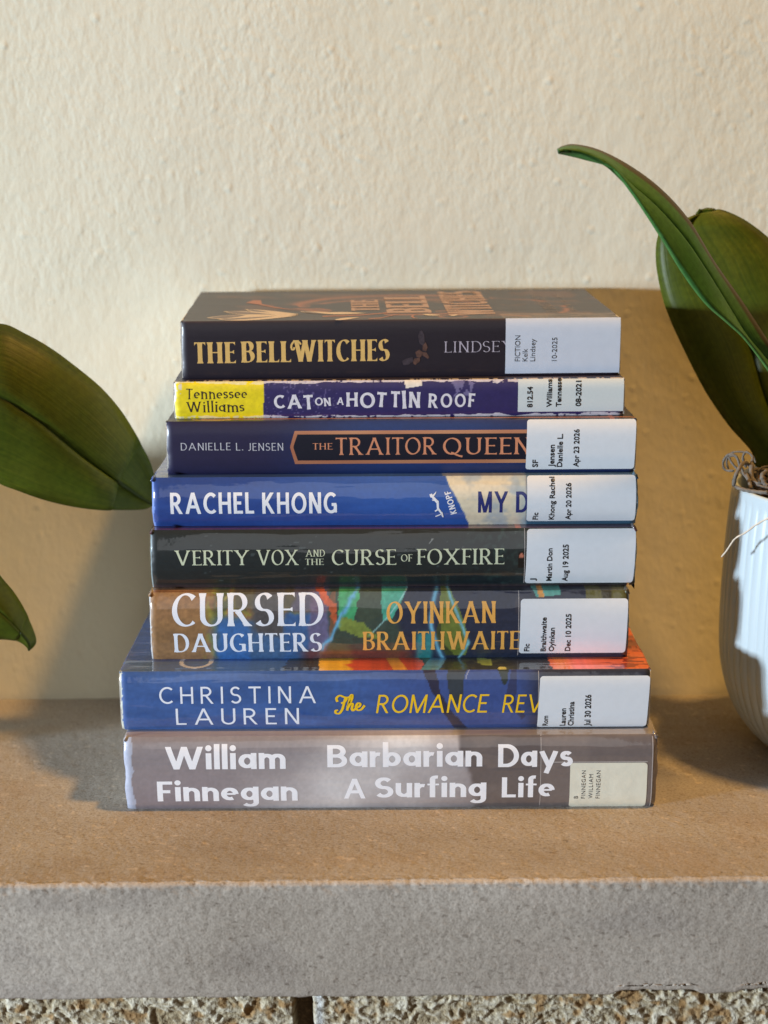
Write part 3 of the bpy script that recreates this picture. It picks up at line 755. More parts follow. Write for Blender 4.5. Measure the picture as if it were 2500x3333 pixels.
# ---- 7 blue romance
def art_rom(P, Q, t, reg, u, v, s):
    c = flat(len(P), (54, 90, 150))
    n = fbm(P, Q * 5, 140, 4, 4); c = mixc(c, sst(.4, .8, n) * .5, (74, 114, 184)); c = mixc(c, sst(.45, .2, n) * .6, (34, 78, 150))
    c = mixc(c, sst(1000, 1500, P) * .6, (54, 72, 134))
    w_ = (fbm(P, Q, 60, 6, 3) - .5) * 40
    x, y = (P - 1300) * 1.843 + w_, (Q - 2050) * 1.843
    sp = reg == 0
    dk = (38, 38, 60)
    c = mixc(c, sp * inpoly(x, y, [(125, 230), (205, 230), (240, 380), (300, 480), (410, 600), (345, 610), (262, 500), (190, 360)]) * .9, dk)
    c = mixc(c, sp * inpoly(x, y, [(280, 230), (410, 230), (380, 400), (330, 470), (290, 380)]) * .85, (46, 56, 58))
    c = mixc(c, sp * inpoly(x, y, [(595, 230), (665, 230), (655, 310), (640, 335), (615, 320)]) * .9, (40, 52, 44))
    c = mixc(c, sp * inpoly(x, y, [(690, 230), (720, 230), (700, 420), (770, 520), (740, 540), (640, 400)]) * .5, dk)
    c = mixc(c, sp * sst(700, 900, x) * .9, (34, 38, 52))
    # front cover strip
    tp = reg > 0
    g = fbm(P, t * 8, 40, 14, 3)
    c = mixc(c, tp * .25, (66, 90, 140))
    x5 = (P - 350) * 1.843
    rg = np.sqrt(((P - 626) / 50) ** 2 + ((t - 15.5) / 8.2) ** 2); c = mixc(c, tp * (np.abs(rg - 1) < .13), (190, 196, 214))
    wob = (fbm(P, t * 10, 50, 16, 3) - .5) * 60
    c = mixc(c, tp * inpoly(x5 + wob, t, [(1050, -1), (1300, -1), (1285, 30), (1110, 30), (1050, 8)]), (44, 46, 30))
    fl = tp * inpoly(x5 + wob * .6, t, [(1262, -1), (3500, -1), (3500, 60), (1275, 60)])
    fl1 = fl * (x + wob < 130)
    c = mixc(c, fl1, (240, 190, 40)); c = mixc(c, fl1 * sst(1420, 1500, x5 + 40 * (g - .5) * 4), (214, 84, 44)); c = mixc(c, fl1 * (np.abs(x - 10 + t * 3) < 40), (240, 170, 60))
    fm = fl * (x + wob >= 130) * (x + wob < 905)
    c = mixc(c, fm, (52, 56, 44)); c = mixc(c, fm * sst(.55, .7, g), (78, 84, 56)); c = mixc(c, fm * (np.abs(x - 165 - t * 4) < 50), (96, 146, 172))
    c = mixc(c, fm * (np.abs(x - 530) < 40) * sst(.45, .6, g), (150, 170, 80)); c = mixc(c, fm * (((x - 628) / 26) ** 2 + ((t - 4.0) / 2.4) ** 2 < 1), (222, 220, 130))
    c = mixc(c, fm * sst(640, 760, x) * .8, (40, 44, 62))
    fr = fl * (x + wob >= 905)
    c = mixc(c, fr, (226, 104, 52)); c = mixc(c, fr * np.exp(-((x - 1090) / 130) ** 2), (242, 124, 118)); c = mixc(c, fr * np.exp(-((x - 980) / 60) ** 2) * .8, (240, 150, 80))
    c = mixc(c, fr * sst(1200, 1320, x) * (fbm(x, t * 40, 70, 19, 2) < .42), (150, 52, 26))
    c = mixc(c, (reg == 0) * (np.abs((P - 1300) * 1.843 - 400 - 40 * np.clip(((Q - 2050) * 1.843 - 232) / -70 + 1, 0, 1) ** 2) < 3.2) * ((Q - 2050) * 1.843 > 230) * ((Q - 2050) * 1.843 < 300) * .7, (180, 180, 190))
    c = film_end_glint(c, u, v, s, reg, 1.3, (222, 220, 190), 92)
    return speck(P, Q, c, 7, .16)
bk = Book('paperback_book', 'blue romance novel with white author name, flowers on its cover, second from the bottom', 'paper', 386, 2121, 2187, 631, z, 2.4, 5.0, 132)
bk.cover(GLOSS, art_rom, step=.5)
M_PALE = plain('pale_print', (236, 240, 250), 0.5, 0.9, 0.06, var=0.02)
M_YEL = plain('yellow_print', (246, 200, 28), 0.5, 0.9, 0.06, var=0.04)
GEO = style(.112, .105, nib=0, p=1, track=.40, ws=1.0)
bk.text('author_name', [('CHRISTINA', GEO, X5(310), X5(1250), Y5(341), Y5(442)), ('LAUREN', GEO, X5(410), X5(1150), Y5(471), Y5(571))], M_PALE)
ITAL = style(.115, .10, nib=0, p=1, track=.13, ws=.98, shear=.16)
bk.text('title_lettering', [('ROMANCE', ITAL, X5(1610), X6(540), Y6(388), Y6(498)), ('REV', ITAL, X6(616), X6(868), Y6(388), Y6(496))], M_YEL)
# the brush-script word
def script_word(bk, name, strokes, box, mat, w0=.12):
    xl, xr, yt, yb = box; u0 = bk.uv(xl, yb)[0]; u1 = bk.uv(xr, yb)[0]; v0 = bk.uv(xl, yb)[1]; v1 = bk.uv(xl, yt)[1]
    V = []; Fc = []
    for k, s_ in enumerate(strokes):
        P = []
        q = [Vector((a, b, 0)) for a, b in s_]
        for i in range(len(q) - 1):
            p0 = q[max(i-1, 0)]; p1 = q[i]; p2 = q[i+1]; p3 = q[min(i+2, len(q)-1)]
            for j in range(6):
                t = j / 6; P.append(.5*((2*p1)+(p2-p0)*t+(2*p0-5*p1+4*p2-p3)*t*t+(3*p1-p0-3*p2+p3)*t**3))
        P.append(q[-1]); uvs = []
        A = (u1-u0)/(v1-v0)
        for i, p in enumerate(P):
            d = P[min(i+1, len(P)-1)] - P[max(i-1, 0)]; d = Vector((d.x*A, d.y, 0)); d.normalize()
            wv = w0 * (.55 + .45*abs(d.y)); nx, ny = -d.y*wv/2/A, d.x*wv/2
            for sg in (1, -1): uvs.append((u0 + (p.x+sg*nx)*(u1-u0), v0 + (p.y+sg*ny)*(v1-v0)))
        base = len(V); V += bk.surf(uvs, .10 + .005*k).tolist()
        Fc += [(base+2*i, base+2*i+1, base+2*i+3, base+2*i+2) for i in range(len(P)-1)]
    return build(name, V, Fc, mat, bk.root, smooth=False)
script_word(bk, 'title_script', [
    [(.08, .62), (.05, .80), (.16, .93), (.30, .86), (.45, .84), (.60, .97)],
    [(.36, .86), (.30, .55), (.24, .25), (.14, .04), (.02, .06), (.02, .18), (.10, .20)],
    [(.20, .55), (.32, .62), (.40, .80)],
    [(.40, .35), (.55, .70), (.58, .95), (.52, .90), (.45, .50), (.40, .18)],
    [(.42, .30), (.52, .52), (.59, .50), (.56, .28), (.60, .18), (.70, .30)],
    [(.70, .32), (.82, .40), (.84, .52), (.76, .54), (.70, .36), (.76, .20), (.88, .24), (.99, .44)]],
    (X5(1366), X5(1545), Y5(386), Y5(506)), M_YEL)
lb = bk.patch('spine_label', X6(836), X6(1494), Y6(280), Y6(590), M_LABEL, r=1.5, off=.15, skew=.04)
bk.label_text(lt(X6, Y6, [('Rom', 861, 890, 580, 515), ('Lauren', 966, 997, 580, 470), ('Christina', 1014, 1046, 580, 430), ('Jul 30 2026', 1113, 1147, 582, 388)]), lb, M_INK, bold=.026)
tape(bk, X6(834), Y6(255), Y6(596), 2)
z = bk.ztop

# ---- 6 painted jacket
def art_curs(P, Q, t, reg, u, v, s):
    x, y = (P - 440) * 1.843, (Q - 1480) * 1.843
    y = np.where(reg > 0, 835 - t * 2.4, y)
    wx = x + (fbm(P, Q, 30, 21, 4) - .5) * 46; wy = y + (fbm(P, Q, 30, 22, 4) - .5) * 46
    c = flat(len(P), (150, 112, 72))
    c = mixc(c, sst(.4, .75, fbm(P, Q * 2, 70, 23, 4)) * .6, (128, 96, 66))
    c = mixc(c, sst(400, 470, wx) * sst(.40, .55, fbm(P, Q, 26, 24, 4)), (146, 140, 62))
    c = mixc(c, sst(440, 520, wx) * sst(.5, .62, fbm(P, Q, 34, 25, 4)), (86, 92, 58))
    c = mixc(c, sst(420, 520, wx) * sst(960, 1010, wy), (66, 100, 140))
    c = mixc(c, sst(560, 620, wx) * (1 - sst(900, 960, wy)), (86, 80, 60))
    c = mixc(c, sst(690, 730, wx) * (1 - sst(880, 900, wx)) * (1 - sst(1060, 1100, wy)), (78, 76, 78))
    c = mixc(c, sst(470, 520, wx) * (1 - sst(670, 700, wx)) * sst(980, 1040, wy), (56, 106, 168))
    c = mixc(c, sst(880, 920, wx) * sst(930, 960, wy), (58, 98, 150))
    c = mixc(c, sst(930, 960, wx) * (1 - sst(920, 950, wy)), (88, 84, 104))
    c = mixc(c, sst(1030, 1060, wx) * (1 - sst(1080, 1130, wx + (wy - 800) * -.4)) * .7, (120, 100, 130))
    c = mixc(c, sst(1140, 1170, wx), (54, 72, 64))
    c = mixc(c, inpoly(wx, wy, [(1050, 790), (1090, 790), (1200, 900), (1215, 1000), (1190, 1010), (1150, 910)]), (196, 92, 56))
    c = mixc(c, inpoly(wx, wy, [(1170, 840), (1200, 830), (1200, 1040), (1140, 1190), (1160, 1060)]) * .5, (170, 90, 54))
    c = mixc(c, inpoly(wx, wy, [(1215, 800), (1345, 790), (1322, 1000), (1225, 960)]), (64, 160, 108))
    c = mixc(c, inpoly(wx, wy, [(1225, 960), (1370, 1010), (1480, 1110), (1330, 1080), (1215, 1030)]), (116, 136, 62))
    c = mixc(c, inpoly(wx, wy, [(1345, 790), (1490, 790), (1480, 960), (1380, 1010), (1330, 960)]), (58, 74, 62))
    c = mixc(c, inpoly(x, wy, [(1480, 780), (1645, 780), (1590, 900), (1540, 985), (1490, 1010), (1475, 900)]), (66, 160, 138))
    c = mixc(c, sst(1540, 1600, x + (y - 1000) * -.4), (34, 44, 66))
    c = mixc(c, inpoly(x, wy, [(1480, 780), (1645, 780), (1590, 900), (1540, 985), (1490, 1010), (1475, 900)]), (70, 164, 142))
    c = mixc(c, np.exp(-((wx - (1345 - (y - 790) * .58)) / 14) ** 2), (98, 172, 214))
    c = mixc(c, np.exp(-((x - (1645 - (y - 790) * .55 - .0009 * (y - 790) ** 2)) / 5) ** 2) * (y < 1090), (150, 200, 200))
    a = (P - 1300) * 1.843 + (wx - x) * .3
    c = mixc(c, sst(80, 120, a) * (1 - sst(180, 215, a)) * sst(1040, 1090, y), (44, 128, 132))
    c = mixc(c, inpoly(a, y, [(255, 780), (300, 800), (350, 900), (392, 1010), (420, 1130), (395, 1215), (330, 1215), (262, 1130), (240, 980)]), (104, 118, 50))
    c = mixc(c, inpoly(a, y, [(240, 980), (262, 1130), (330, 1215), (280, 1215), (215, 1100)]), (56, 66, 40))
    c = mixc(c, np.exp(-((a - (236 - 46 * np.sin((y - 790) / 140.) + (y - 1000).clip(0) * .10)) / 14) ** 2), (112, 182, 212))
    c = mixc(c, np.exp(-((a - (285 + (y - 790) * .38 - (y - 1130).clip(0) * .9)) / 10) ** 2), (118, 186, 206))
    c = mixc(c, inpoly(a, y, [(420, 780), (900, 780), (900, 1215), (440, 1215)]) * sst(.52, .62, fbm(a, y * .5, 90, 27, 3)) * .35, (84, 72, 74))  # brownish reflection in the film, painted over the right of the jacket
    c = mixc(c, sst(1165, 1195, y) * sst(950, 1050, x) * .8 * (1 - sst(1600, 1700, x)), (104, 54, 50))
    c = mixc(c, inpoly(a, y, [(770, 760), (970, 760), (970, 850), (830, 862)]), (82, 160, 150)); c = mixc(c, (reg >= 0) * (np.abs(a - 850 - (y - 820) * .2) < 16) * (y < 862), (214, 150, 70))
    c = mixc(c, (a > 1120) * (y < 870), (92, 92, 52)); c = mixc(c, (a > 1120) * (y < 870) * sst(.5, .6, fbm(a, y*.2, 60, 29, 3)), (60, 58, 46))
    c = film_end_glint(c, u, v, s, reg, 1.0, (196, 200, 206), 93)
    return speck(P, Q, c, 9, .30)
bk = Book('hardcover_book', 'hardcover with colourful painted jacket, white and gold type, third from the bottom', 'hard', 482, 2053, 1931, 646, z, 3.4, 3.0, 135)
bk.cover(GLOSS, art_curs)
FLARE = style(.165, .05, nib=12, p=1.8, flare=.30, track=.10, ws=.95, serif=.012, sh=.03, beak=.08)
FLARE2 = style(.175, .055, nib=12, p=1.8, flare=.28, track=.10, ws=.92, serif=.012, sh=.035, beak=.08)
M_GOLD = plain('gold_print', (232, 172, 84), 0.5, 0.9, 0.06, var=0.05)
bk.text('title_lettering', [('CURSED', FLARE, X3(220), X3(1130), Y3(842), Y3(1028)), ('DAUGHTERS', FLARE2, X3(230), X3(1120), Y3(1072), Y3(1188))], M_PALE)
bk.text('author_name', [('OYINKAN', FLARE2, X3(1508), X4(580), Y4(885), Y4(1011)), ('BRAITHWAITE', FLARE2, X3(1365), X4(724), Y4(1060), Y4(1174))], M_GOLD)
lb = bk.patch('spine_label', X4(724), X4(1366), Y4(870), Y4(1197), M_LABEL, r=1.5, off=.15, skew=.02)
bk.label_text(lt(X4, Y4, [('Fic', 750, 779, 1185, 1135), ('Braithwaite', 850, 880, 1185, 975), ('Oyinkan', 899, 929, 1185, 1037), ('Dec 10 2025', 997, 1028, 1183, 955)]), lb, M_INK, bold=.026)
tape(bk, X4(716), Y4(800), Y4(1215), 2)
z = bk.ztop

# ---- 5 black foxfire
def art_fox(P, Q, t, reg, u, v, s):
    c = flat(len(P), (18, 32, 36))
    c = mixc(c, sst(1450, 1640, P) * sst(.52, .68, fbm(P, Q, 14, 33, 3)) * .55, (44, 70, 66))
    c = mixc(c, sst(1600, 1700, P) * .3, (60, 66, 62))
    c = mixc(c, sst(1900, 1914, Q) * (reg == 0) * .8, (70, 50, 52))
    x, y = (P - 1300) * 1.843, (Q - 1480) * 1.843
    c = mixc(c, inpoly(x, y, [(712, 590), (745, 575), (755, 640), (750, 680), (712, 678)]), (12, 12, 12))
    c = mixc(c, inpoly(x, y, [(716, 600), (732, 590), (748, 602), (742, 622), (726, 622)]), (196, 120, 96))
    c = mixc(c, (reg > 0) * .95, (92, 42, 58)); c = mixc(c, (reg > 0) * (np.abs(P - 1690) < 10), (200, 90, 60))
    c = mixc(c, (np.abs((x - 190) + (y - 522) * .9) < 5) * (np.abs(y - 522) < 14) * .8, (150, 158, 160))  # pale stroke painted for a scratch glinting in the film
    c = mixc(c, (reg == 0) * (vnoise(P * .35, Q * 2.2, 6, 77) > .93) * (vnoise(P, Q, 60, 78) > .55) * .35, (120, 130, 132))
    c = film_end_glint(c, u, v, s, reg, 1.0, (150, 168, 174), 94)
    return speck(P, Q, c, 13, .3)
bk = Book('hardcover_book', 'black hardcover with pale serif title and an orange speck, fourth from the bottom', 'hard', 484, 2076, 1727, 653, z, 3.6, 2.6, 138)
bk.cover(GLOSS, art_fox)
M_BONE = plain('bone_print', (206, 214, 184), 0.5, 0.9, 0.06, var=0.07, bscale=500)
SER = style(.145, .045, nib=16, p=1.6, serif=.085, sh=.04, beak=.10, track=.07, ws=.96)
bk.text('title_lettering', [('VERITY', SER, X3(235), X3(686), Y3(575), Y3(663)), ('VOX', SER, X3(727), X3(981), Y3(572), Y3(662)), ('AND', SER, X3(1022), X3(1138), Y3(571), Y3(611)), ('THE', SER, X3(1020), X3(1131), Y3(624), Y3(661)),
        ('CURSE', SER, X3(1180), X3(1566), Y3(570), Y3(661)), ('OF', SER, X4(10), X4(78), Y4(598), Y4(640)), ('FOXFIRE', SER, X4(103), X4(630), Y4(565), Y4(658))], M_BONE)
lb = bk.patch('spine_label', X4(762), X4(1414), Y4(455), Y4(777), M_LABEL, r=1.5, off=.15, skew=.03)
bk.label_text(lt(X4, Y4, [('J', 787, 816, 763, 745), ('Martin Don', 885, 915, 763, 562), ('Aug 19 2025', 980, 1012, 765, 540)]), lb, M_INK, bold=.026)
tape(bk, X4(752), Y4(440), Y4(778), 2)
z = bk.ztop

# ---- 4 blue with a cloud
def art_khong(P, Q, t, reg, u, v, s):
    c = flat(len(P), (30, 66, 138))
    c = mixc(c, sst(700, 1350, P) * .8, (38, 90, 170))
    c = mixc(c, sst(.4, .8, fbm(P, Q * 4, 200, 35, 3)) * .25, (70, 110, 190))
    x, y = (P - 1300) * 1.843, (Q - 1480) * 1.843
    y = np.where(reg > 0, 105 - t * 2.5, y)
    e = np.interp(y, [60, 110, 190, 280, 340, 415], [255, 268, 300, 350, 382, 418]) + (fbm(P, Q, 22, 36, 3) - .5) * 16
    cm = sst(e - 4, e + 4, x)
    c = mixc(c, cm, (226, 214, 186)); c = mixc(c, cm * sst(.42, .62, fbm(P, Q * 1.4, 70, 37, 4)) * .8, (166, 178, 186))
    c = mixc(c, cm * sst(650, 760, x) * .5, (150, 176, 190)); c = mixc(c, cm * sst(180, 100, y) * .5, (120, 144, 170))
    c = mixc(c, sst(755, 775, x) * (reg >= 0), (58, 98, 124))
    c = mixc(c, (reg > 0) * .25, (70, 96, 160))
    c = film_end_glint(c, u, v, s, reg, 1.3, (120, 150, 215), 95)
    return speck(P, Q, c, 15, .10)
bk = Book('hardcover_book', 'bright blue glossy hardcover with a cream cloud shape, between black and navy books', 'hard', 490, 2081, 1556, 659, z, 4.0, 2.2, 138)
bk.cover(GLOSS, art_khong)
M_SOFTWHITE = plain('soft_white_print', (242, 242, 246), 0.5, 0.9, 0.06, var=0.02)
CON = style(.165, .145, nib=0, p=1, track=.13, ws=.78)
bk.text('author_name', [('RACHEL', CON, X3(210), X3(712), Y3(229), Y3(356)), ('KHONG', CON, X3(762), X3(1210), Y3(228), Y3(354))], M_SOFTWHITE)
M_NAVY = plain('navy_print', (32, 44, 112), 0.5, 0.9, 0.06)
bk.text('title_lettering', [('MY', CON, X4(472), X4(652), Y4(222), Y4(349)), ('D', CON, X4(700), X4(775), Y4(222), Y4(349))], M_NAVY)
# publisher's name, set up the spine at a slant, and the leaping hound
def slanted(bk, name, txt, st, p0, p1, cap, mat):
    w_, strips = layout(txt, st); V = []; Fc = []
    d = Vector((p1[0]-p0[0], p1[1]-p0[1], 0)); nrm = Vector((d.y, -d.x, 0)).normalized()   # cap direction on the photo
    for k, sp in enumerate(strips):
        pts = [bk.uv(p0[0] + d.x*p[0]/w_ + nrm.x*cap*p[1], p0[1] + d.y*p[0]/w_ + nrm.y*cap*p[1]) for pr in sp for p in pr]
        base = len(V); V += bk.surf(pts, .10 + .004*k).tolist()
        Fc += [(base+2*i, base+2*i+1, base+2*i+3, base+2*i+2) for i in range(len(sp)-1)]
    return build(name, V, Fc, mat, bk.root, smooth=False)
slanted(bk, 'publisher_name', 'KNOPF', style(.17, .15, nib=0, p=1, track=.12, ws=.75), (X4(346), Y4(352)), (X4(306), Y4(216)), 38/1.843, M_SOFTWHITE)
def px_shapes(bk, name, polys, mat, fx, fy, off=.11):
    V = []; Fc = []
    for k, pl in enumerate(polys):
        pts = [bk.uv(fx(a), fy(b)) for a, b in pl]
        base = len(V); V += bk.surf(pts, off + .004*k).tolist(); Fc.append(tuple(range(base, base+len(pl))))
    return build(name, V, Fc, mat, bk.root, smooth=False)
px_shapes(bk, 'hound_emblem', [
    [(180, 240), (196, 234), (204, 252), (188, 258)], [(198, 246), (222, 222), (219, 232), (204, 256)], [(190, 254), (206, 250), (236, 280), (222, 290)],
    [(222, 278), (236, 276), (238, 330), (226, 332)], [(226, 325), (240, 322), (256, 350), (246, 352)], [(212, 336), (228, 326), (232, 334), (216, 344)],
    [(244, 346), (258, 344), (266, 378), (259, 378)], [(216, 370), (250, 356), (252, 362), (218, 377)], [(196, 268), (222, 272), (222, 278), (198, 275)]], M_SOFTWHITE, X4, Y4)
lb = bk.patch('spine_label', X4(767), X4(1420), Y4(121), Y4(404), M_LABEL, r=1.3, off=.15)
bk.label_text(lt(X4, Y4, [('Fic', 802, 832, 395, 348), ('Khong Rachel', 901, 931, 395, 143), ('Apr 20 2026', 1000, 1030, 395, 175)]), lb, M_INK, bold=.026)
tape(bk, X4(760), Y4(118), Y4(408), 2)
z = bk.ztop

# ---- 3 navy with a copper panel
def art_trait(P, Q, t, reg, u, v, s):
    c = flat(len(P), (30, 27, 62))
    c = mixc(c, sst(780, 1250, P), (20, 50, 106)); c = mixc(c, sst(1500, 1720, P) * .6, (18, 36, 84))
    c = mixc(c, (reg == 0) * sst(1490, 1540, Q) * .3, (26, 30, 62))
    tp = reg > 0
    n = fbm(P, t * 9, 60, 43, 3)
    c = mixc(c, tp * .9, (58, 54, 54)); c = mixc(c, tp * sst(860, 1000, P) * (1 - sst(1600, 1720, P)), (44, 62, 108)); c = mixc(c, tp * sst(1690, 1720, P), (30, 28, 34))
    c = mixc(c, tp * (t > 6.8) * (t < 8.2) * (P > 650), (186, 124, 96)); c = mixc(c, tp * (t > 8.2) * (P > 650) * .8, (34, 30, 34))
    c = mixc(c, tp * (np.abs(t - 6 - np.sin(P / 40.) * 2) < .8) * (P > 620) * (P < 750), (176, 150, 120))
    c = mixc(c, tp * (P > 1990) * (P < 2003), (150, 96, 74))
    return speck(P, Q, c, 17, .12)
bk = Book('paperback_book', 'navy blue fantasy novel with copper framed title panel, third from the top', 'paper', 538, 2075, 1370, 668, z, 2.0, 4.0, 122)
bk.cover(SATIN, art_trait)
def m_copper():
    nt = NT('copper_foil'); nt.set(Roughness=0.45, Coat_Weight=0.4)
    tc = nt.n('ShaderNodeTexCoord'); mp = nt.n('ShaderNodeMapping'); mp.inputs['Scale'].default_value = (16, 40, 40)
    nz = nt.n('ShaderNodeTexNoise', Scale=1.0, Detail=2.0); nt.l(tc.outputs['Object'], mp.inputs['Vector']); nt.l(mp.outputs['Vector'], nz.inputs['Vector'])
    nt.l(ramp(nt, nz.outputs['Fac'], [(0.35, col(168, 104, 76)), (0.6, col(196, 142, 104)), (0.75, col(224, 190, 140))]), nt.p.inputs['Base Color'])
    return nt.m
M_COP = m_copper(); M_BLK = plain('black_panel', (14, 18, 36), 0.45, 0.4, 0.2); M_COPTXT = plain('copper_print', (214, 142, 106), 0.45, 0.4, 0.2, var=.08)
def panel(bk):
    V = []; Fc = []; fm = []
    def strip(rows, off, mi):
        base = len(V); pts = [bk.uv(*p) for r in rows for p in r]
        V.extend(bk.surf(pts, off).tolist())
        for i in range(len(rows)-1): a = base+2*i; Fc.append((a, a+1, a+3, a+2)); fm.append(mi)
    xe = X2(790)
    def left(y):   # outer left boundary at crop height y
        return np.interp(y, [964, 1060, 1162], [846, 818, 849])
    ys = np.linspace(964, 1162, 19)
    strip([((X1(left(y)), Y1(y)), (xe, Y1(y) - (xe - X1(left(y))) * .0057)) for y in ys], .07, 0)
    ys = np.linspace(985, 1141, 17)
    strip([((X1(left(y) + 24 - 4*math.cos((y-1060)/60)), Y1(y)), (xe, Y1(y) - (xe - X1(left(y))) * .0057)) for y in ys], .085, 1)
    o = build('title_panel', V, Fc, [M_COP, M_BLK], bk.root, fmat=fm)
panel(bk)
M_SILV = plain('silver_print', (196, 196, 204), 0.45, 0.4, 0.2)
THINS = style(.10, .07, nib=18, p=1.2, flare=.25, track=.19, ws=.92)
bk.text('author_name', [('DANIELLE', THINS, X1(163), X1(462), Y1(1035), Y1(1079)), ('L.', THINS, X1(494), X1(537), Y1(1035), Y1(1080)), ('JENSEN', THINS, X1(568), X1(778), Y1(1036), Y1(1081))], M_SILV)
FANT = style(.12, .06, nib=20, p=1.4, flare=.45, track=.10, ws=.92, serif=.045, sh=.025, beak=.05)
bk.text('title_lettering', [('THE', FANT, X1(955), X1(1073), Y1(1037), Y1(1074)), ('TRAITOR', FANT, X1(1093), X2(226), Y1(1003), Y1(1105)), ('QUEEN', FANT, X2(262), X2(790), Y2(1003), Y2(1103))], M_COPTXT, off=.095)
lb = bk.patch('spine_label', X2(763), X2(1416), Y2(896), Y2(1194), M_LABEL, r=1.3, off=.17, skew=.02)
bk.label_text(lt(X2, Y2, [('SF', 799, 830, 1182, 1135), ('Jensen', 897, 929, 1180, 1045), ('Danielle L.', 947, 978, 1180, 980), ('Apr 23 2026', 1046, 1077, 1180, 953)]), lb, M_INK, bold=.026, off=.24)
z = bk.ztop

# ---- 2 worn purple and yellow play
def art_cat(P, Q, t, reg, u, v, s):
    c = flat(len(P), (46, 38, 92))
    c = mixc(c, (reg == 0) * (P < 858), (240, 216, 22))
    T = s.T; ed = np.minimum(v, T - v)
    n = fbm(P, Q, 16, 51, 4); n2 = fbm(P, Q * .6, 60, 52, 3)
    pur = P > 858
    lw = np.where(v > T / 2, .9, 1.1)
    wear = (reg == 0) * (ed < lw * (n2 * 2.4 - .35)) * (n > .34)
    c = mixc(c, wear * pur * .95, (214, 208, 214))
    c = mixc(c, (reg == 0) * (1 - pur) * (ed < 1.0 * (n2 * 2.0)) * (n > .36) * .8, (232, 224, 196))
    c = mixc(c, (reg == 0) * (P < 596 + 20 * (n2 - .5)) * (v > T * .55) * (n > .45), (222, 214, 190))
    c = mixc(c, (reg == 0) * (P < 570), (226, 222, 206))
    sp = (reg == 0) * pur * (vnoise(P, Q, 5, 55) > .80) * (P < 1100) * (n2 > .45) * .45
    c = mixc(c, sp, (150, 140, 180))
    c = mixc(c, (reg == 0) * (np.abs(P - 1508) < 26 + 40 * (n - .5)) * (v > T * .45) * (n > .47) * .5, (180, 174, 205))
    x = (P - 500) * 1.843
    c = mixc(c, (reg == 0) * inpoly(x, (Q - 880) * 1.843, [(1503, 640), (1600, 640), (1613, 692), (1512, 708)]), (236, 226, 212))
    c = mixc(c, (reg > 0) * .9, (44, 40, 66)); c = mixc(c, (reg > 0) * (n > .55) * (t < 5), (190, 186, 196))
    return speck(P, Q, c, 19, .16)
bk = Book('paperback_book', 'thin scuffed paperback play with yellow author block on a purple spine', 'paper', 564, 2038, 1238, 677, z, 1.2, 5.0, 112, math.radians(.8))
bk.cover(SATIN, art_cat)
CHUNK = style(.21, .15, nib=10, p=1.4, flare=.30, track=.14, ws=.98, jit=.11)
M_CHALK = plain('chalk_white_print', (226, 222, 228), 0.5, 0.4, 0.2, var=.12, bscale=700)
bk.text('title_lettering', [('CAT', CHUNK, X1(722), X1(955), Y1(746), Y1(829)), ('ON', CHUNK, X1(968), X1(1066), Y1(764), Y1(810)), ('A', CHUNK, X1(1098), X1(1141), Y1(764), Y1(806)),
        ('HOT', CHUNK, X1(1155), X1(1400), Y1(733), Y1(822)), ('TIN', CHUNK, X1(1425), X1(1602), Y1(727), Y1(828)), ('ROOF', CHUNK, X2(172), X2(456), Y2(733), Y2(822))], M_CHALK)
QUIRK = style(.125, .085, nib=20, p=1.2, serif=.06, sh=.04, track=.10, ws=.95, jit=.04, hair=.06)
M_DKINK = plain('dark_print', (48, 40, 30), 0.5, 0.3, 0.2)
bk.text('author_name', [('Tennessee', QUIRK, X1(195), X1(560), Y1(708), Y1(773)), ('Williams', QUIRK, X1(195), X1(543), Y1(788), Y1(851))], M_DKINK)
lb = bk.patch('spine_label', X2(712), X2(1346), Y2(636), Y2(846), plain('thin_label_paper', (214, 222, 222), 0.4, 0.5, 0.12, var=.02), r=.2, off=.14)
bk.label_text(lt(X2, Y2, [('812.54', 768, 798, 822, 697), ('Williams', 885, 914, 820, 655), ('Tennesse', 941, 971, 818, 648), ('08-2021', 1059, 1090, 815, 663)]), lb, M_INK, bold=.03, off=.22)
z = bk.ztop

# ---- 1 black witches
def art_bell(P, Q, t, reg, u, v, s):
    c = flat(len(P), (30, 24, 36))
    tp = reg > 0
    x = (P - 500) * 1.843
    c = mixc(c, tp * .6, (50, 42, 42))
    D = s.depth
    f = t / D
    U = u / s.w + .5
    # pale wing-like petals near the spine on the left
    # copper ribbons swirling over the cover
    for (cu, ct, ru, rt, wd, a0, a1) in [(.52, 55, .26, 36, .10, 0, 9), (.50, 52, .20, 24, .07, 0, 9), (.80, 40, .10, 30, .10, 0, 9), (.62, 10, .03, 5, .22, 0, 9)]:
        q = np.sqrt(((U - cu) / ru) ** 2 + ((t - ct) / rt) ** 2)
        m_ = np.exp(-((q - 1) / wd) ** 2) * (fbm(u, t, 26, 63, 3) > .46)
        c = mixc(c, tp * m_ * .85, (150, 92, 56))
    c = mixc(c, tp * sst(.56, .68, fbm(u, t * 1.2, 22, 64, 4)) * .5, (112, 74, 52))
    # clear tape over the label end
    c = mixc(c, tp * (P > 1640) * (t < 20) * (.35 + .3 * sst(.4, .6, fbm(P, t * 14, 40, 66, 3))), (132, 122, 116))
    c = mixc(c, tp * (t < 9.3) * (t > 8.6) * .3, (120, 110, 106))
    c = mixc(c, (reg == 0) * sst(s.T - 1.0, s.T - .2, v) * .35, (120, 96, 84))
    return speck(P, Q, c, 21, .15)
bk = Book('paperback_book', 'dark paperback with gold witch title lying open to view on top of the stack', 'paper', 588, 2027, 1040, 686, z, 1.1, 7.0, 111, math.radians(1.6))
bk.cover(SATIN, art_bell, dense=112, step=.75, lift=2.6)
